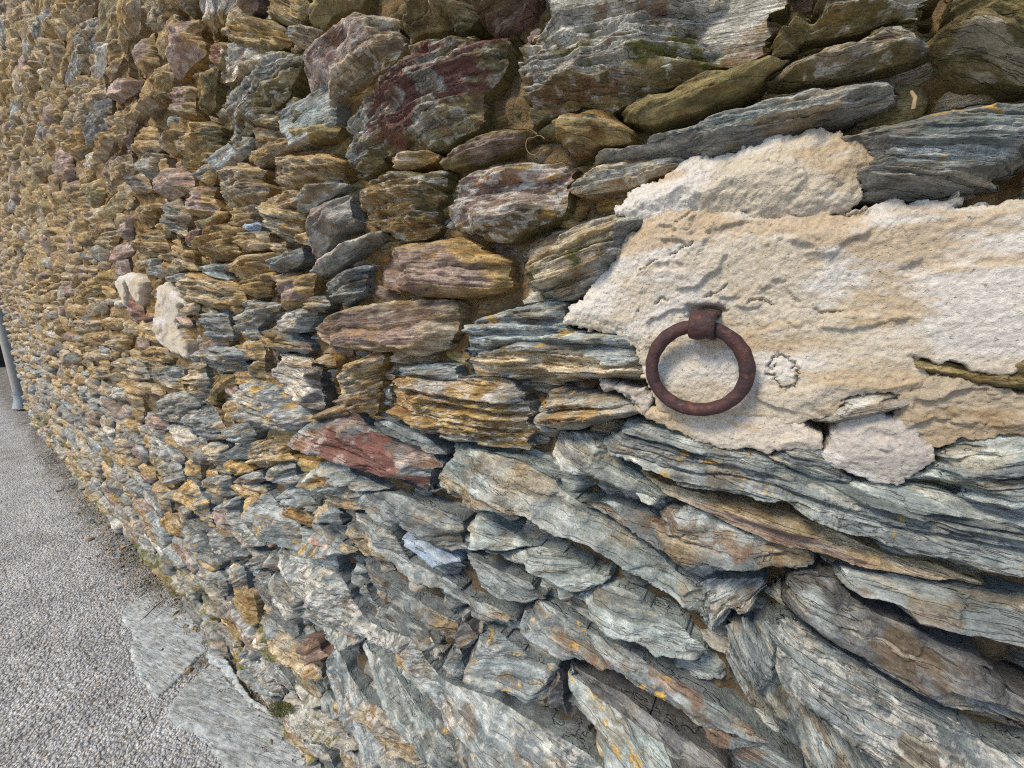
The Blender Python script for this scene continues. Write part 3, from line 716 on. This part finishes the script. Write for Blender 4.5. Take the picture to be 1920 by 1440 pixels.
# ------------------------------------------------------------------ ground
ground = None
def build_ground():
    xs = np.concatenate([-np.geomspace(260, 9.2, 26), np.arange(-9, -4.2, .05), np.arange(-4.2, -.55, .0075), np.arange(-.55, 3, .05), np.geomspace(3.1, 260, 26)])
    ys = np.concatenate([-np.geomspace(260, 6.2, 26), np.arange(-6, -2.0, .06), np.arange(-2.0, .03, .0075), np.array([.08, .3, 1, 4, 20, 100, 260])])
    X, Y = np.meshgrid(xs, ys, indexing='ij'); nx, ny = X.shape
    x = X.ravel(); y = Y.ravel()
    near = sstep(-9, -4, x)*sstep(2, 0, x)*sstep(-5, -2, y)
    z = fbm(x/.5, y/.5, 3, 3)*.010+near*(fbm(x/.05, y/.05, 5, 3)*.0045+np.maximum(0, fbm(x/.014, y/.014, 8, 2))*.009)
    # worn joints across the lane, running out from the wall
    for k, gx in enumerate([-.95, -1.32, -1.55, -1.83, -2.12, -2.35, -2.72, -3.05, -3.4, -3.9, -4.4, -5.0, -5.7, -6.5]):
        wx = gx+fbm(y/.25, y*0+k, 31+k, 3)*.07+.10*y*((k % 3)-1)*.4
        on = sstep(.40, .60, .5+.6*fbm(y/.45, y*0+k*3, 71+k, 2))
        z = z-np.exp(-((x-wx)/.012)**2)*.010*on*near
    z = z+.012*sstep(-.16, 0, y)*(.5+fbm(x/.2, y/.2, 12, 3))
    I, J = np.meshgrid(np.arange(nx-1), np.arange(ny-1), indexing='ij'); I = I.ravel(); J = J.ravel()
    Fq = np.stack([I*ny+J, (I+1)*ny+J, (I+1)*ny+J+1, I*ny+J+1], 1)
    return mesh_obj('pavement', np.stack([x, y, z], 1), Fq, M_GROUND, kind='structure',)
ground = build_ground()

# ------------------------------------------------------------------ the wall
XEND, XR, ZTOP = -8.2, 2.4, 6.6
wall = empty('stone_wall', (0, 0, 0), label='rough dry-stone schist wall of ochre, purple and blue-grey slabs beside the lane', cat='wall')

def wall_core():
    xs = np.concatenate([np.arange(XEND, -2.2, .03), np.arange(-2.2, 1.4, .0075), np.arange(1.4, XR, .05), [XR]])
    zs = np.concatenate([np.arange(-.05, .25, .03), np.arange(.25, 2.3, .0075), np.arange(2.3, ZTOP, .05), [ZTOP]])
    X, Z = np.meshgrid(xs, zs, indexing='ij'); nx, nz = X.shape; x = X.ravel(); z = Z.ravel()
    h = -.034+.022*sstep(-1.3, -2.4, x)+.006*sstep(1.25, 1.5, z)+fbm(x/.09, z/.05, 41, 4)*.018+fbm(x/.018, z/.016, 45, 4)*.010+np.maximum(0, fbm(x/.03, z/.025, 48, 2))*.014
    I, J = np.meshgrid(np.arange(nx-1), np.arange(nz-1), indexing='ij'); I = I.ravel(); J = J.ravel()
    Fq = np.stack([I*nz+J, (I+1)*nz+J, (I+1)*nz+J+1, I*nz+J+1], 1)
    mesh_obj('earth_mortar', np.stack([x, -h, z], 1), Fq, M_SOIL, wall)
    # the body of the wall behind the face
    x0, x1, y0, y1, z0, z1 = XEND, XR, .06, .62, -.05, ZTOP
    V = [(x0, y0, z0), (x1, y0, z0), (x1, y1, z0), (x0, y1, z0), (x0, y0, z1), (x1, y0, z1), (x1, y1, z1), (x0, y1, z1)]
    Fb = [(0, 3, 2, 1), (4, 5, 6, 7), (0, 1, 5, 4), (1, 2, 6, 5), (2, 3, 7, 6), (3, 0, 4, 7)]
    mesh_obj('rubble_core', V, Fb, M_SOIL, wall, smooth=False)
wall_core()

def parse(txt):
    out = []
    for ln in txt.strip().splitlines():
        hd, pt = ln.split(':'); out.append((hd.split(), [tuple(float(q) for q in s.split(',')) for s in pt.split()]))
    return out
traced = parse(STONES)
nst = 0
wall_polys = []
for k, (hd, pts) in enumerate(traced):
    cf, cb = hd[0].split('/'); flags = hd[1]; p = float(hd[2])/1000
    Pw = wall_poly(pts, p)
    ctr = Pw.mean(0)
    ext = np.ptp(Pw, axis=0)
    p = p*min(1.0, .35+min(ext)/.09)
    lt, la, ro, bu = STY[cf]
    low = ctr[1] < 1.28 and ctr[0] > -1.2
    if 'e' in flags or low:
        gent = .85; p *= 1.45
        tuv = (0.0, -.35)
    else: gent = 1.15; tuv = None
    Pw = wall_poly(pts, p)
    ax = None
    V, Fq, col, M, sm = stone(Pw, cf, cb, p, axis=ax, seed=100+k, lam_t=lt, lam_a=la, rough=ro, bulge=bu, flags=flags, gentle=gent, tiltuv=tuv, grow=.006 if low else .0035, flatbev=.75 if low else .3, streakoff=.35 if low else .2)
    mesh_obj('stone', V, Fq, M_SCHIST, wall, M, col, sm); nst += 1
    wall_polys.append(Pw)

# stones of the rest of the wall, laid in rough courses
def inpoly(P, x, y):
    ax, ay = P[:, 0], P[:, 1]; bx, by = np.roll(ax, -1), np.roll(ay, -1)
    c = ((ay > y) != (by > y)) & (x < (bx-ax)*(y-ay)/(by-ay+1e-18)+ax)
    return c.sum() % 2 == 1
boxes = [(P.min(0), P.max(0), P) for P in wall_polys]
def taken(x, z):
    for lo, hi, P in boxes:
        if lo[0] <= x <= hi[0] and lo[1] <= z <= hi[1] and inpoly(P, x, z): return True
    return False
def buried(x, z):                    # wholly behind a bigger stone
    for lo, hi, P in boxes:
        if lo[0] <= x <= hi[0] and lo[1] <= z <= hi[1] and inpoly(P.mean(0)+(P-P.mean(0))*.72, x, z): return True
    return False
plast = parse(PLASTER)
plast_polys = [np.array([on_wall(a, b, .02) for a, b in spread(np.array(pts))]) for hd, pts in plast]
boxes += [(P.min(0), P.max(0), P) for P in plast_polys]

def course_stones(x0, x1, z0, z1, hr, wr, rg):
    out = []; z = z0
    while z < z1:
        hrow = rg.uniform(*hr); x = x0+rg.uniform(-.1, 0)
        while x < x1:
            wd = rg.uniform(*wr)*(.6+.6*hrow/hr[1]); hh = hrow*rg.uniform(.75, 1.25)
            if rg.random() < .16: hh *= rg.uniform(1.4, 2.2)
            cz = z+hrow/2+.03*math.sin(x*1.7+z*5)+rg.normal(0, .006); cx = x+wd/2
            n = int(rg.integers(6, 9)); a = np.sort((np.arange(n)+rg.uniform(-.32, .32, n))/n*2*math.pi+rg.uniform(0, 1))
            e = rg.uniform(.75, 1.15, n)
            ux = np.sign(np.cos(a))*np.abs(np.cos(a))**.5*wd/2*1.02*e; vz = np.sign(np.sin(a))*np.abs(np.sin(a))**.55*hh/2*1.0*e
            t = rg.normal(0, .10)
            P = np.stack([cx+ux*math.cos(t)-vz*math.sin(t), cz+ux*math.sin(t)+vz*math.cos(t)], 1)
            out.append(P); x += wd*.95
        z += hrow*.96
    return out
rg = np.random.default_rng(21)
far = course_stones(XEND, -.85, .01, 5.2, (.035, .115), (.13, .40), rg)
far = [P for P in far if not taken(*P.mean(0))]
far.sort(key=lambda P: 0)
def img_area(P):
    px, py = project(np.stack([P[:, 0], np.full(len(P), -.02), P[:, 1]], 1))
    cx, cy = px.mean(), py.mean()
    if not (-5 < cx < 1925 and -5 < cy < 1445): return 0.0
    return .5*abs(np.sum(px*np.roll(py, -1)-np.roll(px, -1)*py))
order = sorted(range(len(far)), key=lambda i: -img_area(far[i]))
crowd = [np.mean([taken(*q) for q in P]) for P in far]
single = set(order[:max(0, 296-nst)])
mV, mF, mC, mS, off = [], [], [], [], 0
for i, P in enumerate(far):
    ar = img_area(P); z_ = P[:, 1].mean(); x_ = P[:, 0].mean()
    hi = sstep(.6, 2.2, np.array(z_))
    pr = np.array([.24+.34*hi, .24, .22-.19*hi, .04-.03*hi, .05+.02*hi, .08, .015, .04, .05+.06*hi])  # more ochre higher up: rock colour plus warm bounce light put into it
    cf = rg.choice(list('OTGAPQWDV'), p=pr/pr.sum())
    cb = {'O': 'T', 'T': 'O', 'G': 'T', 'A': 'G', 'P': 'Q', 'Q': 'O', 'W': 'T', 'D': 'V', 'V': 'O'}[cf] if z_ > 1.1 else {'O': 'T', 'T': 'B', 'G': 'B', 'A': 'B', 'P': 'B', 'Q': 'B', 'W': 'B', 'D': 'B', 'V': 'G'}[cf]
    fl = rg.choice(['', '', '', '', 'c', 'l', 'r'] if z_ < 1.2 else ['', '', '', '', 'c', 'r'])
    if z_ < .35: fl = rg.choice(['', 'm', 'M', 'c'])
    lt, la, ro, bu = STY[cf]
    p = rg.uniform(.016, .044)
    if crowd[i] > .2: P = P.mean(0)+(P-P.mean(0))*.68; p *= .55
    one = i in single
    V, Fq, col, M, sm = stone(P, cf, cb, p, seed=5000+i, lam_t=lt*1.2, lam_a=la, rough=ro, bulge=bu, flags=fl,
                          pix=1.4 if one else 2.4, maxn=9000 if one else 1500, gentle=1.5, smooth=0)
    if one:
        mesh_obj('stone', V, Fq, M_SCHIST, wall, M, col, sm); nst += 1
    else:
        Mm = np.array(M); mV.append(V@Mm[:3, :3].T+Mm[:3, 3]); mF.append(Fq+off); mC.append(col); mS.append(sm); off += len(V)
if mV:
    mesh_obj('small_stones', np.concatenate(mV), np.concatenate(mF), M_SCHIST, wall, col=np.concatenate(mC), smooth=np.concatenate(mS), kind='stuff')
print('stones', nst, 'small', len(far))
# chips and pinning stones wedged in the joints, and the unseen rest of the face
fill = course_stones(-1.9, 1.1, .35, 2.2, (.026, .055), (.05, .14), rg)
rest = course_stones(XEND, XR, 4.6, ZTOP-.05, (.09, .17), (.20, .50), rg)+course_stones(1.0, XR, .02, 4.7, (.09, .17), (.20, .50), rg)\
    + course_stones(-.85, 1.0, 2.05, 4.7, (.09, .17), (.20, .50), rg)+course_stones(-.85, 1.0, .02, .42, (.09, .17), (.20, .50), rg)
for nm, lst, base in (('joint_chips', fill, -.031), ('outer_stones', rest, 0.0)):
    mV, mF, mC, mS, off = [], [], [], [], 0
    for i, P in enumerate(lst):
        if base == 0.0 and taken(*P.mean(0)): continue
        if base < 0:
            P = P.mean(0)+(P-P.mean(0))*rg.uniform(.6, 1.0)
            if rg.random() < .15 or buried(*P.mean(0)): continue
        z_ = P[:, 1].mean()
        cf = rg.choice(list('OTVGQ')) if z_ > 1.38 else rg.choice(list('TGBABG'))
        lt, la, ro, bu = STY[cf]
        V, Fq, col, M, sm = stone(P, cf, cf, rg.uniform(.012, .028) if base < 0 else rg.uniform(.02, .045), seed=20000+i, lam_t=lt, lam_a=la, rough=ro, bulge=bu,
                              pix=2.6 if base < 0 else 6, maxn=700 if base < 0 else 130, base=base, depth=.02 if base < 0 else .05, smooth=0)
        Mm = np.array(M); mV.append(V@Mm[:3, :3].T+Mm[:3, 3]); mF.append(Fq+off); mC.append(col); mS.append(sm); off += len(V)
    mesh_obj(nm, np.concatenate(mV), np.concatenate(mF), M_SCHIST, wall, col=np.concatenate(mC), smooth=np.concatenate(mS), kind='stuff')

# ------------------------------------------------------------------ lime plaster
PCOL = {'cream': ((.53, .48, .40), (.62, .60, .575), (.45, .345, .225)), 'tan': ((.50, .41, .30), (.58, .53, .47), (.44, .32, .19)),
        'grey': ((.46, .43, .41), (.60, .585, .58), (.36, .31, .26)), 'brown': ((.34, .27, .185), (.40, .34, .265), (.27, .19, .10))}
CRACKS = [[(1270, 412), (1290, 395), (1320, 384), (1350, 381), (1385, 388), (1405, 397)],
          [(1345, 583), (1385, 578), (1405, 566), (1430, 560), (1455, 570), (1500, 577), (1545, 587), (1575, 588)],
          [(1440, 692), (1455, 672), (1475, 668), (1488, 675), (1497, 702), (1490, 722), (1470, 737), (1455, 722), (1440, 700)],
          [(1200, 505), (1240, 485), (1280, 465), (1300, 452)],
          [(1430, 405), (1480, 408), (1530, 407), (1600, 397), (1680, 388), (1780, 382), (1860, 374)],
          [(1195, 585), (1215, 570), (1245, 562), (1270, 568), (1290, 578)],
          [(1300, 560), (1330, 555), (1355, 540), (1375, 525)]]
SX = on_wall(1318, 586, .02)
CRW = [np.array([on_wall(a, b, .022) for a, b in c]) for c in CRACKS]
def dist_line(x, y, L):
    best = np.full(x.shape, 9.)
    for (ax, ay), (bx, by) in zip(L[:-1], L[1:]):
        ex, ey = bx-ax, by-ay; t = np.clip(((x-ax)*ex+(y-ay)*ey)/(ex*ex+ey*ey), 0, 1)
        best = np.minimum(best, np.hypot(x-ax-t*ex, y-ay-t*ey))
    return best
for k, ((hd, pts), Pw) in enumerate(zip(plast, plast_polys)):
    kind, p, ro = hd[0], float(hd[1])/1000, float(hd[2])/1000
    c = Pw.mean(0); L = chaikin(Pw-c, 1)
    L = L*(1+.007/np.maximum(.05, np.linalg.norm(L, axis=1)))[:, None] if k < 6 else L
    area = .5*np.sum(L[:, 0]*np.roll(L[:, 1], -1)-np.roll(L[:, 0], -1)*L[:, 1])
    if area < 0: L = L[::-1]
    O = np.array((c[0], 0, c[1]))
    kpx = np.linalg.norm(np.array(project(O+np.array((0, 0, .001))))-np.array(project(O)))/.001*1024/1920
    g = 1.35/kpx
    lo = L.min(0)-4*g; hi = L.max(0)+4*g
    if kpx < 300: g = max(g, .004)
    u = np.arange(lo[0], hi[0], g); v = np.arange(lo[1], hi[1], g); Ug, Vg = np.meshgrid(u, v, indexing='ij'); nu, nv = Ug.shape; u = Ug.ravel(); v = Vg.ravel()
    sd = 900+k*50; x = u+c[0]; zz = v+c[1]
    ru = fbm(u/.03, v/.03, sd, 6, .68)*ro*1.7; rv = fbm(u/.03, v/.03, sd+9, 6, .68)*ro*1.7
    d, cx, cy, zs = poly_dist(u+ru, v+rv, L, np.full(len(L), .55 if k < 3 or k == 4 else .35 if k == 3 else 1.2))
    f1 = fbm(u/.17, v/.10, sd+20, 3, .4); f2 = fbm(u/.035, v/.022, sd+25, 5, .6); f3 = fbm(u/.007, v/.007, sd+28, 4, .7)
    f4 = fbm(u/.16, v/.10, sd+27, 4, .55)
    flake = sstep(.10, .135, f4+.10*f2)*.0045+sstep(.22, .25, -f4+.12*f2)*-.0035
    trowel = np.abs(fbm(u/.22, v/.12, sd+31, 2))*.008
    top = p+f1*.010+f2*.0012*sstep(-.1, .25, f4)+flake-trowel*.6+f3*.0016+np.maximum(0, f2)*np.maximum(0, fbm(u/.005, v/.005, sd+37, 2))*.006+fbm(u/.0035, v/.0035, sd+35, 2)*.0009
    if kind in ('brown', 'grey'): top = top+f2*.008
    z = np.minimum(top, zs+.011+f3*.0015)
    if k == 1: z = z-.026*np.exp(-(((x-SX[0])/.0165)**4+((zz-SX[1])/.0075)**4))
    for ci, Lc in enumerate(CRW):
        dl = dist_line(x+fbm(u/.010, v/.010, sd+40, 4, .65)*.0065, zz+fbm(u/.010, v/.010, sd+44, 4, .65)*.0065, Lc)
        z = z-.006*np.exp(-(dl/.0010)**2)*(1.3 if ci == 2 else sstep(.30, .45, vn(u/.02, v/.02, sd+48)))
    A, B, C3 = [np.array(q) for q in PCOL[kind]]
    m1 = sstep(.42, .62, .5+.5*fbm(u/.09, v/.05, sd+60, 5, .6))[:, None]; m2 = sstep(.56, .70, .5+.5*fbm(u/.10, v/.03, sd+66, 5, .6))[:, None]
    col = A*(1-m1)+B*m1; col = col*(1-.75*m2)+C3*.75*m2
    ins = (d > 0).reshape(nu, nv)
    def dil(m):
        q = m.copy(); q[1:] |= m[:-1]; q[:-1] |= m[1:]; m_ = q.copy(); q[:, 1:] |= m_[:, :-1]; q[:, :-1] |= m_[:, 1:]; return q
    r1 = dil(ins); r2 = dil(r1); o1 = (r1 & ~ins).ravel(); o2 = (r2 & ~r1).ravel()
    for o in (o1, o2): u[o] = cx[o]-ru[o]; v[o] = cy[o]-rv[o]
    z[o1] = np.minimum(z[o1], .008); z[o2] = -.03
    idx = np.full(nu*nv, -1, np.int64); keep = r2.ravel(); idx[keep] = np.arange(keep.sum())
    ff = r2[:-1, :-1] & r2[1:, :-1] & r2[:-1, 1:] & r2[1:, 1:]; I, J = np.nonzero(ff)
    Fq = idx[np.stack([I*nv+J, (I+1)*nv+J, (I+1)*nv+J+1, I*nv+J+1], 1)]
    mesh_obj('plaster_patch', np.stack([u, -z, v], 1)[keep], Fq, M_PLASTER, wall, Matrix.Translation((c[0], 0, c[1])), np.clip(col, 0, .85)[keep])

# ------------------------------------------------------------------ flat rocks at the foot of the wall
def ground_rock(pts, cf, p, seed, ax):
    P = np.array([on_ground(a, b, p*.6) for a, b in pts])
    V, Fq, col, M, sm = stone(P, cf, cf, p, axis=ax, face=(0, -.4), seed=seed, U=np.array((1., 0, 0)), V=np.array((0, 1., 0)), N=np.array((0, 0, 1.)),
                          lam_t=.03, lam_a=.08, rough=.008, bulge=.10, gentle=.5, depth=.04, tiltuv=(.1, -.2), streak=.10)
    mesh_obj('flat_rock', V, Fq, M_SCHIST, ground, M, col, sm)
ground_rock([(225, 1148), (262, 1120), (300, 1090), (322, 1100), (345, 1135), (372, 1165), (398, 1192), (392, 1212), (370, 1235), (345, 1262), (318, 1290), (295, 1310), (275, 1285), (255, 1262), (246, 1222), (252, 1190), (235, 1168)], 'S', .012, 71, .2)
ground_rock([(312, 1345), (322, 1318), (350, 1285), (388, 1242), (410, 1250), (440, 1290), (480, 1330), (520, 1345), (560, 1380), (600, 1425), (640, 1470), (470, 1475), (400, 1415), (365, 1372), (335, 1365)], 'S', .018, 72, .3)
ground_rock([(382, 1235), (400, 1200), (425, 1225), (445, 1262), (478, 1310), (520, 1335), (505, 1345), (470, 1325), (430, 1280), (405, 1250)], 'S', .05, 73, .3)

# ------------------------------------------------------------------ tubes
def tube(path, rad, mat, name, parent=None, n=10, closed=False, cap=True, rough=0.0, **k):
    P = np.array(path, float); m = len(P); rad = np.broadcast_to(np.asarray(rad, float), (m,))
    T = np.roll(P, -1, 0)-np.roll(P, 1, 0)
    if not closed: T[0] = P[1]-P[0]; T[-1] = P[-1]-P[-2]
    T /= np.linalg.norm(T, axis=1)[:, None]
    ref = np.array((0., -1., 0.)) if abs(T[0][1]) < .9 else np.array((1., 0, 0))
    V = []
    for i in range(m):
        a = np.cross(T[i], ref); a /= np.linalg.norm(a); b = np.cross(T[i], a)
        for j in range(n):
            q = 2*math.pi*j/n; nv_ = a*math.cos(q)+b*math.sin(q); V.append(P[i]+rad[i]*nv_*(1+(rough*float(fbm(np.array(P[i][0]*190+nv_[0]*1.3), np.array(P[i][2]*190+nv_[2]*1.3+nv_[1]), 5, 3)) if rough else 0)))
    Fq = [(i*n+j, i*n+(j+1) % n, ((i+1) % m)*n+(j+1) % n, ((i+1) % m)*n+j) for i in range(m if closed else m-1) for j in range(n)]
    if cap and not closed:
        for i in (0, m-1):
            V.append(P[i]); c_ = len(V)-1
            Fq += [(i*n+j, i*n+(j+1) % n, c_, c_) for j in range(0)]
    return mesh_obj(name, np.array(V), Fq, mat, parent, **k)

# ------------------------------------------------------------------ iron ring and its staple
def world_at(px, py, p):
    x, z = on_wall(px, py, p); return np.array((x, -p, z))
rc = world_at(1312, 691, .050)
rl = world_at(1223, 691, .036); rr = world_at(1402, 691, .036)
RM = (rr[0]-rl[0])/2
ring = empty('tethering_ring', tuple(world_at(1318, 604, .03)), label='round rusty iron tethering ring hanging from a staple in the pale plaster', cat='ring')
stp = world_at(1318, 608, .038)
th = np.linspace(0, 2*math.pi, 240, endpoint=False)
ctr = np.array((stp[0]-.003, 0, stp[2]-RM*.965-.003))
pts = []; rad = []
for a in th:
    ca_, sa_ = math.cos(a), math.sin(a)
    rr_ = RM*(1+.012*math.cos(2*a+.6)+.008*math.cos(3*a+1))
    zz = rr_*sa_*.985
    y = -.0375+.006*(1-(zz/RM+1)/2)            # leans back so that the lower edge rests near the plaster
    pts.append((ctr[0]+rr_*ca_, y, ctr[2]+zz)); rad.append(.0073*(1+.05*math.sin(3*a+.5)+.03*math.sin(17*a)))
tube(pts, rad, M_RUST, 'ring', ring, n=24, closed=True, rough=.055)
# staple: a forged strap folded round the ring
wv = np.linspace(-1, 1, 9)
prof_o = [(0.03, .016), (-.045, .0165), (-.0585, .0155), (-.0655, .010), (-.0685, .002), (-.068, -.008), (-.064, -.0145), (-.056, -.0175), (-.045, -.017), (.03, -.0165)]
prof_i = [(0.03, .0105), (-.050, .0108), (-.0572, .0095), (-.0612, .006), (-.063, .001), (-.0625, -.006), (-.060, -.0095), (-.0545, -.0118), (-.045, -.0115), (.03, -.011)]
HWX = .0126
V = []; Fq = []
for s, e in ((0, 1.0),):
    xsec = [(-1, .94), (-.93, 1), (-.3, 1.01), (.35, .995), (.93, 1), (1, .94)]
    for (xk, sc) in xsec:
        for (y, z) in prof_o:
            V.append((stp[0]+xk*HWX*(1+.03*math.sin(z*300)), ((y+.045)*sc-.045 if y < -.045 else y)+.018, stp[2]+z*.92*sc+.001*math.sin(xk*4)))
    no = len(prof_o)
    base_i = len(V)
    for (xk, sc) in xsec:
        for (y, z) in prof_i: V.append((stp[0]+xk*HWX, y+.018, stp[2]+z*.92))
    nsx = len(xsec)
    for i in range(nsx-1):
        for j in range(no-1):
            a = i*no+j; Fq.append((a, a+1, a+no+1, a+no)); b_ = base_i+a; Fq.append((b_, b_+no, b_+no+1, b_+1))
    for j in range(no-1):
        a = j; Fq.append((a, base_i+a, base_i+a+1, a+1)); a = (nsx-1)*no+j; Fq.append((a, a+1, base_i+a+1, base_i+a))
st = mesh_obj('staple', np.array(V), Fq, M_RUST, ring)

# ------------------------------------------------------------------ far end of the lane: corner, dark recess, rain pipe
dk = empty('dark_recess', (XEND-1.6, 1.2, 0), label='deep dark recess past the far corner of the stone wall', cat='recess')
def box(name, x0, x1, y0, y1, z0, z1, mat, parent):
    V = [(x0, y0, z0), (x1, y0, z0), (x1, y1, z0), (x0, y1, z0), (x0, y0, z1), (x1, y0, z1), (x1, y1, z1), (x0, y1, z1)]
    Fb = [(0, 3, 2, 1), (4, 5, 6, 7), (0, 1, 5, 4), (1, 2, 6, 5), (2, 3, 7, 6), (3, 0, 4, 7)]
    return mesh_obj(name, V, Fb, mat, parent, smooth=False)
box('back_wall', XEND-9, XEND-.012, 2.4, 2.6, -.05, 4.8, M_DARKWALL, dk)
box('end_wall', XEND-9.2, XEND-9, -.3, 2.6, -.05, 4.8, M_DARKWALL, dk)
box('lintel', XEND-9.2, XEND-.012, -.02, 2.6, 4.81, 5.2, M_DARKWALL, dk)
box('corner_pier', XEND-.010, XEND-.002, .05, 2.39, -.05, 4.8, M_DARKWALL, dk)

pb = np.array(on_ground(42, 768, .02))
px_ = pb[0]; py_ = pb[1]
pipe = empty('rain_pipe', (px_, py_, 0), label='grey round rain pipe ending in a flared zinc shoe by the wall corner', cat='pipe')
tube([(px_-.02, py_+.02, 5.0), (px_-.02, py_+.02, .26)], .072, M_PIPE, 'pipe', pipe, n=20)
sh = [(px_-.02, py_+.02, .29), (px_-.02, py_+.02, .20), (px_-.018, py_+.018, .15), (px_-.012, py_+.012, .10), (px_-.006, py_+.008, .045)]
tube(sh, [.078, .080, .084, .094, .108], M_ZINC, 'shoe', pipe, n=20)
tube([(px_-.02, py_+.02, .30), (px_-.02, py_+.02, .27)], .085, M_ZINC, 'collar', pipe, n=20)
cb_ = np.array(on_ground(62, 770, .0))
cable = tube([(cb_[0]+.01*math.sin(z*5), cb_[1]+.008*math.sin(z*7+1), z) for z in np.linspace(-.01, 4.6, 40)], .011, M_CABLE, 'cable_conduit', None, n=8,
     label='thin brown conduit running up the far corner of the wall', cat='conduit')

# ------------------------------------------------------------------ small things
q0 = world_at(274, 601, .035); q1 = world_at(306, 592, .0)
tube([q0+(q0-q1)*.0, q0*.5+q1*.5, q1+(q1-q0)*.3], [.010, .009, .008], M_RUST, 'iron_peg', None, n=10, label='dark rusty iron peg stuck out of the small cream plaster patch', cat='peg')
g0 = on_ground(302, 1130, .036); g1 = on_ground(272, 1158, .038); g2 = on_ground(262, 1165, .038)
tube([(g0[0], g0[1], .042), ((g0[0]+g1[0])/2, (g0[1]+g1[1])/2+.004, .046), (g1[0], g1[1], .041), (g2[0], g2[1], .040)], [.0022, .0026, .002, .001], M_TWIG, 'twig', None, n=7,
     label='short dark red twig lying on the flat grey rock', cat='twig')
t0 = world_at(1712, 205, .012); t1 = world_at(1709, 172, .005)
tube([t0, (t0+t1)/2+np.array((.001, -.004, 0)), t1], [.0016, .0015, .0012], M_STRAW, 'plant_stalk', None, n=7, label='dry cut stalk standing in the joint above the long grey slab', cat='stalk')
lp = [world_at(1000+14*math.cos(a)+ (10 if a > 4 else 0), 272+18*math.sin(a), .03+.006*math.sin(a)) for a in np.linspace(.3, 5.6, 26)]
tube(lp, .0004, M_STRAW, 'root_thread', None, n=5, label='pale curled root thread under the brown triangular stone', cat='root')

def moss(cx, cy, rx, ry, n, lab, onw=True, p=.03):
    r = np.random.default_rng(int(cx)); V = []; Fq = []
    for _ in range(n):
        a = r.uniform(0, 6.283); q = math.sqrt(r.uniform(0, 1)); px, py = cx+rx*q*math.cos(a), cy+ry*q*math.sin(a)
        b = world_at(px, py, p+r.uniform(-.004, .006)*(1)+.012*(1-q*q))
        d = r.normal(0, 1, 3); d[1] -= 1.0; d[2] += .6; d /= np.linalg.norm(d); s = np.cross(d, r.normal(0, 1, 3)); s /= np.linalg.norm(s)
        ln = r.uniform(.002, .005); wd = .0009
        i = len(V); V += [b-s*wd, b+s*wd, b+d*ln+s*wd*.3, b+d*ln-s*wd*.3]; Fq.append((i, i+1, i+2, i+3))
    mesh_obj('moss_tuft', np.array(V), Fq, M_MOSS, None, smooth=False, label=lab, cat='moss', kind='stuff')
def grit(n):
    r = np.random.default_rng(77); V = []; Fq = []
    oc = np.array([(1, 0, 0), (-1, 0, 0), (0, 1, 0), (0, -1, 0), (0, 0, 1), (0, 0, -1)], float)
    tri = [(0, 2, 4), (2, 1, 4), (1, 3, 4), (3, 0, 4), (2, 0, 5), (1, 2, 5), (3, 1, 5), (0, 3, 5)]
    C = []
    for _ in range(n):
        x = -r.uniform(.9, 6.5); y = -abs(r.normal(0, .075))-.005; s = r.uniform(.003, .011)*(1+.8*(r.random() < .06))
        if r.random() < .10: x = -r.uniform(.9, 3.2); y = -r.uniform(.1, 1.2); s *= .6
        a = r.uniform(0, 6.283); sc = s*r.uniform(.5, 1.2, 3)*np.array((1, 1, .6)); q = (oc+r.normal(0, .22, (6, 3)))*sc
        q = np.stack([q[:, 0]*math.cos(a)-q[:, 1]*math.sin(a), q[:, 0]*math.sin(a)+q[:, 1]*math.cos(a), q[:, 2]], 1)+np.array((x, y, s*.35+.012*sstep(-.16, 0, y)*.6))
        i = len(V); V += list(q); Fq += [(i+t0, i+t1, i+t2) for t0, t1, t2 in tri]
        c = PAL[r.choice(list('BGTOA'))][0]*r.uniform(.7, 1.2); C += [np.append(c, .2)]*6
    mesh_obj('grit', np.array(V), Fq, M_SCHIST, ground, col=np.array(C), smooth=False, kind='stuff')
grit(2600)
moss(527, 1330, 26, 15, 2200, 'tuft of olive green moss at the foot of the wall above the flat rock', p=.026)

print('faces', sum(len(o.data.polygons) for o in S.objects if o.type == 'MESH'))
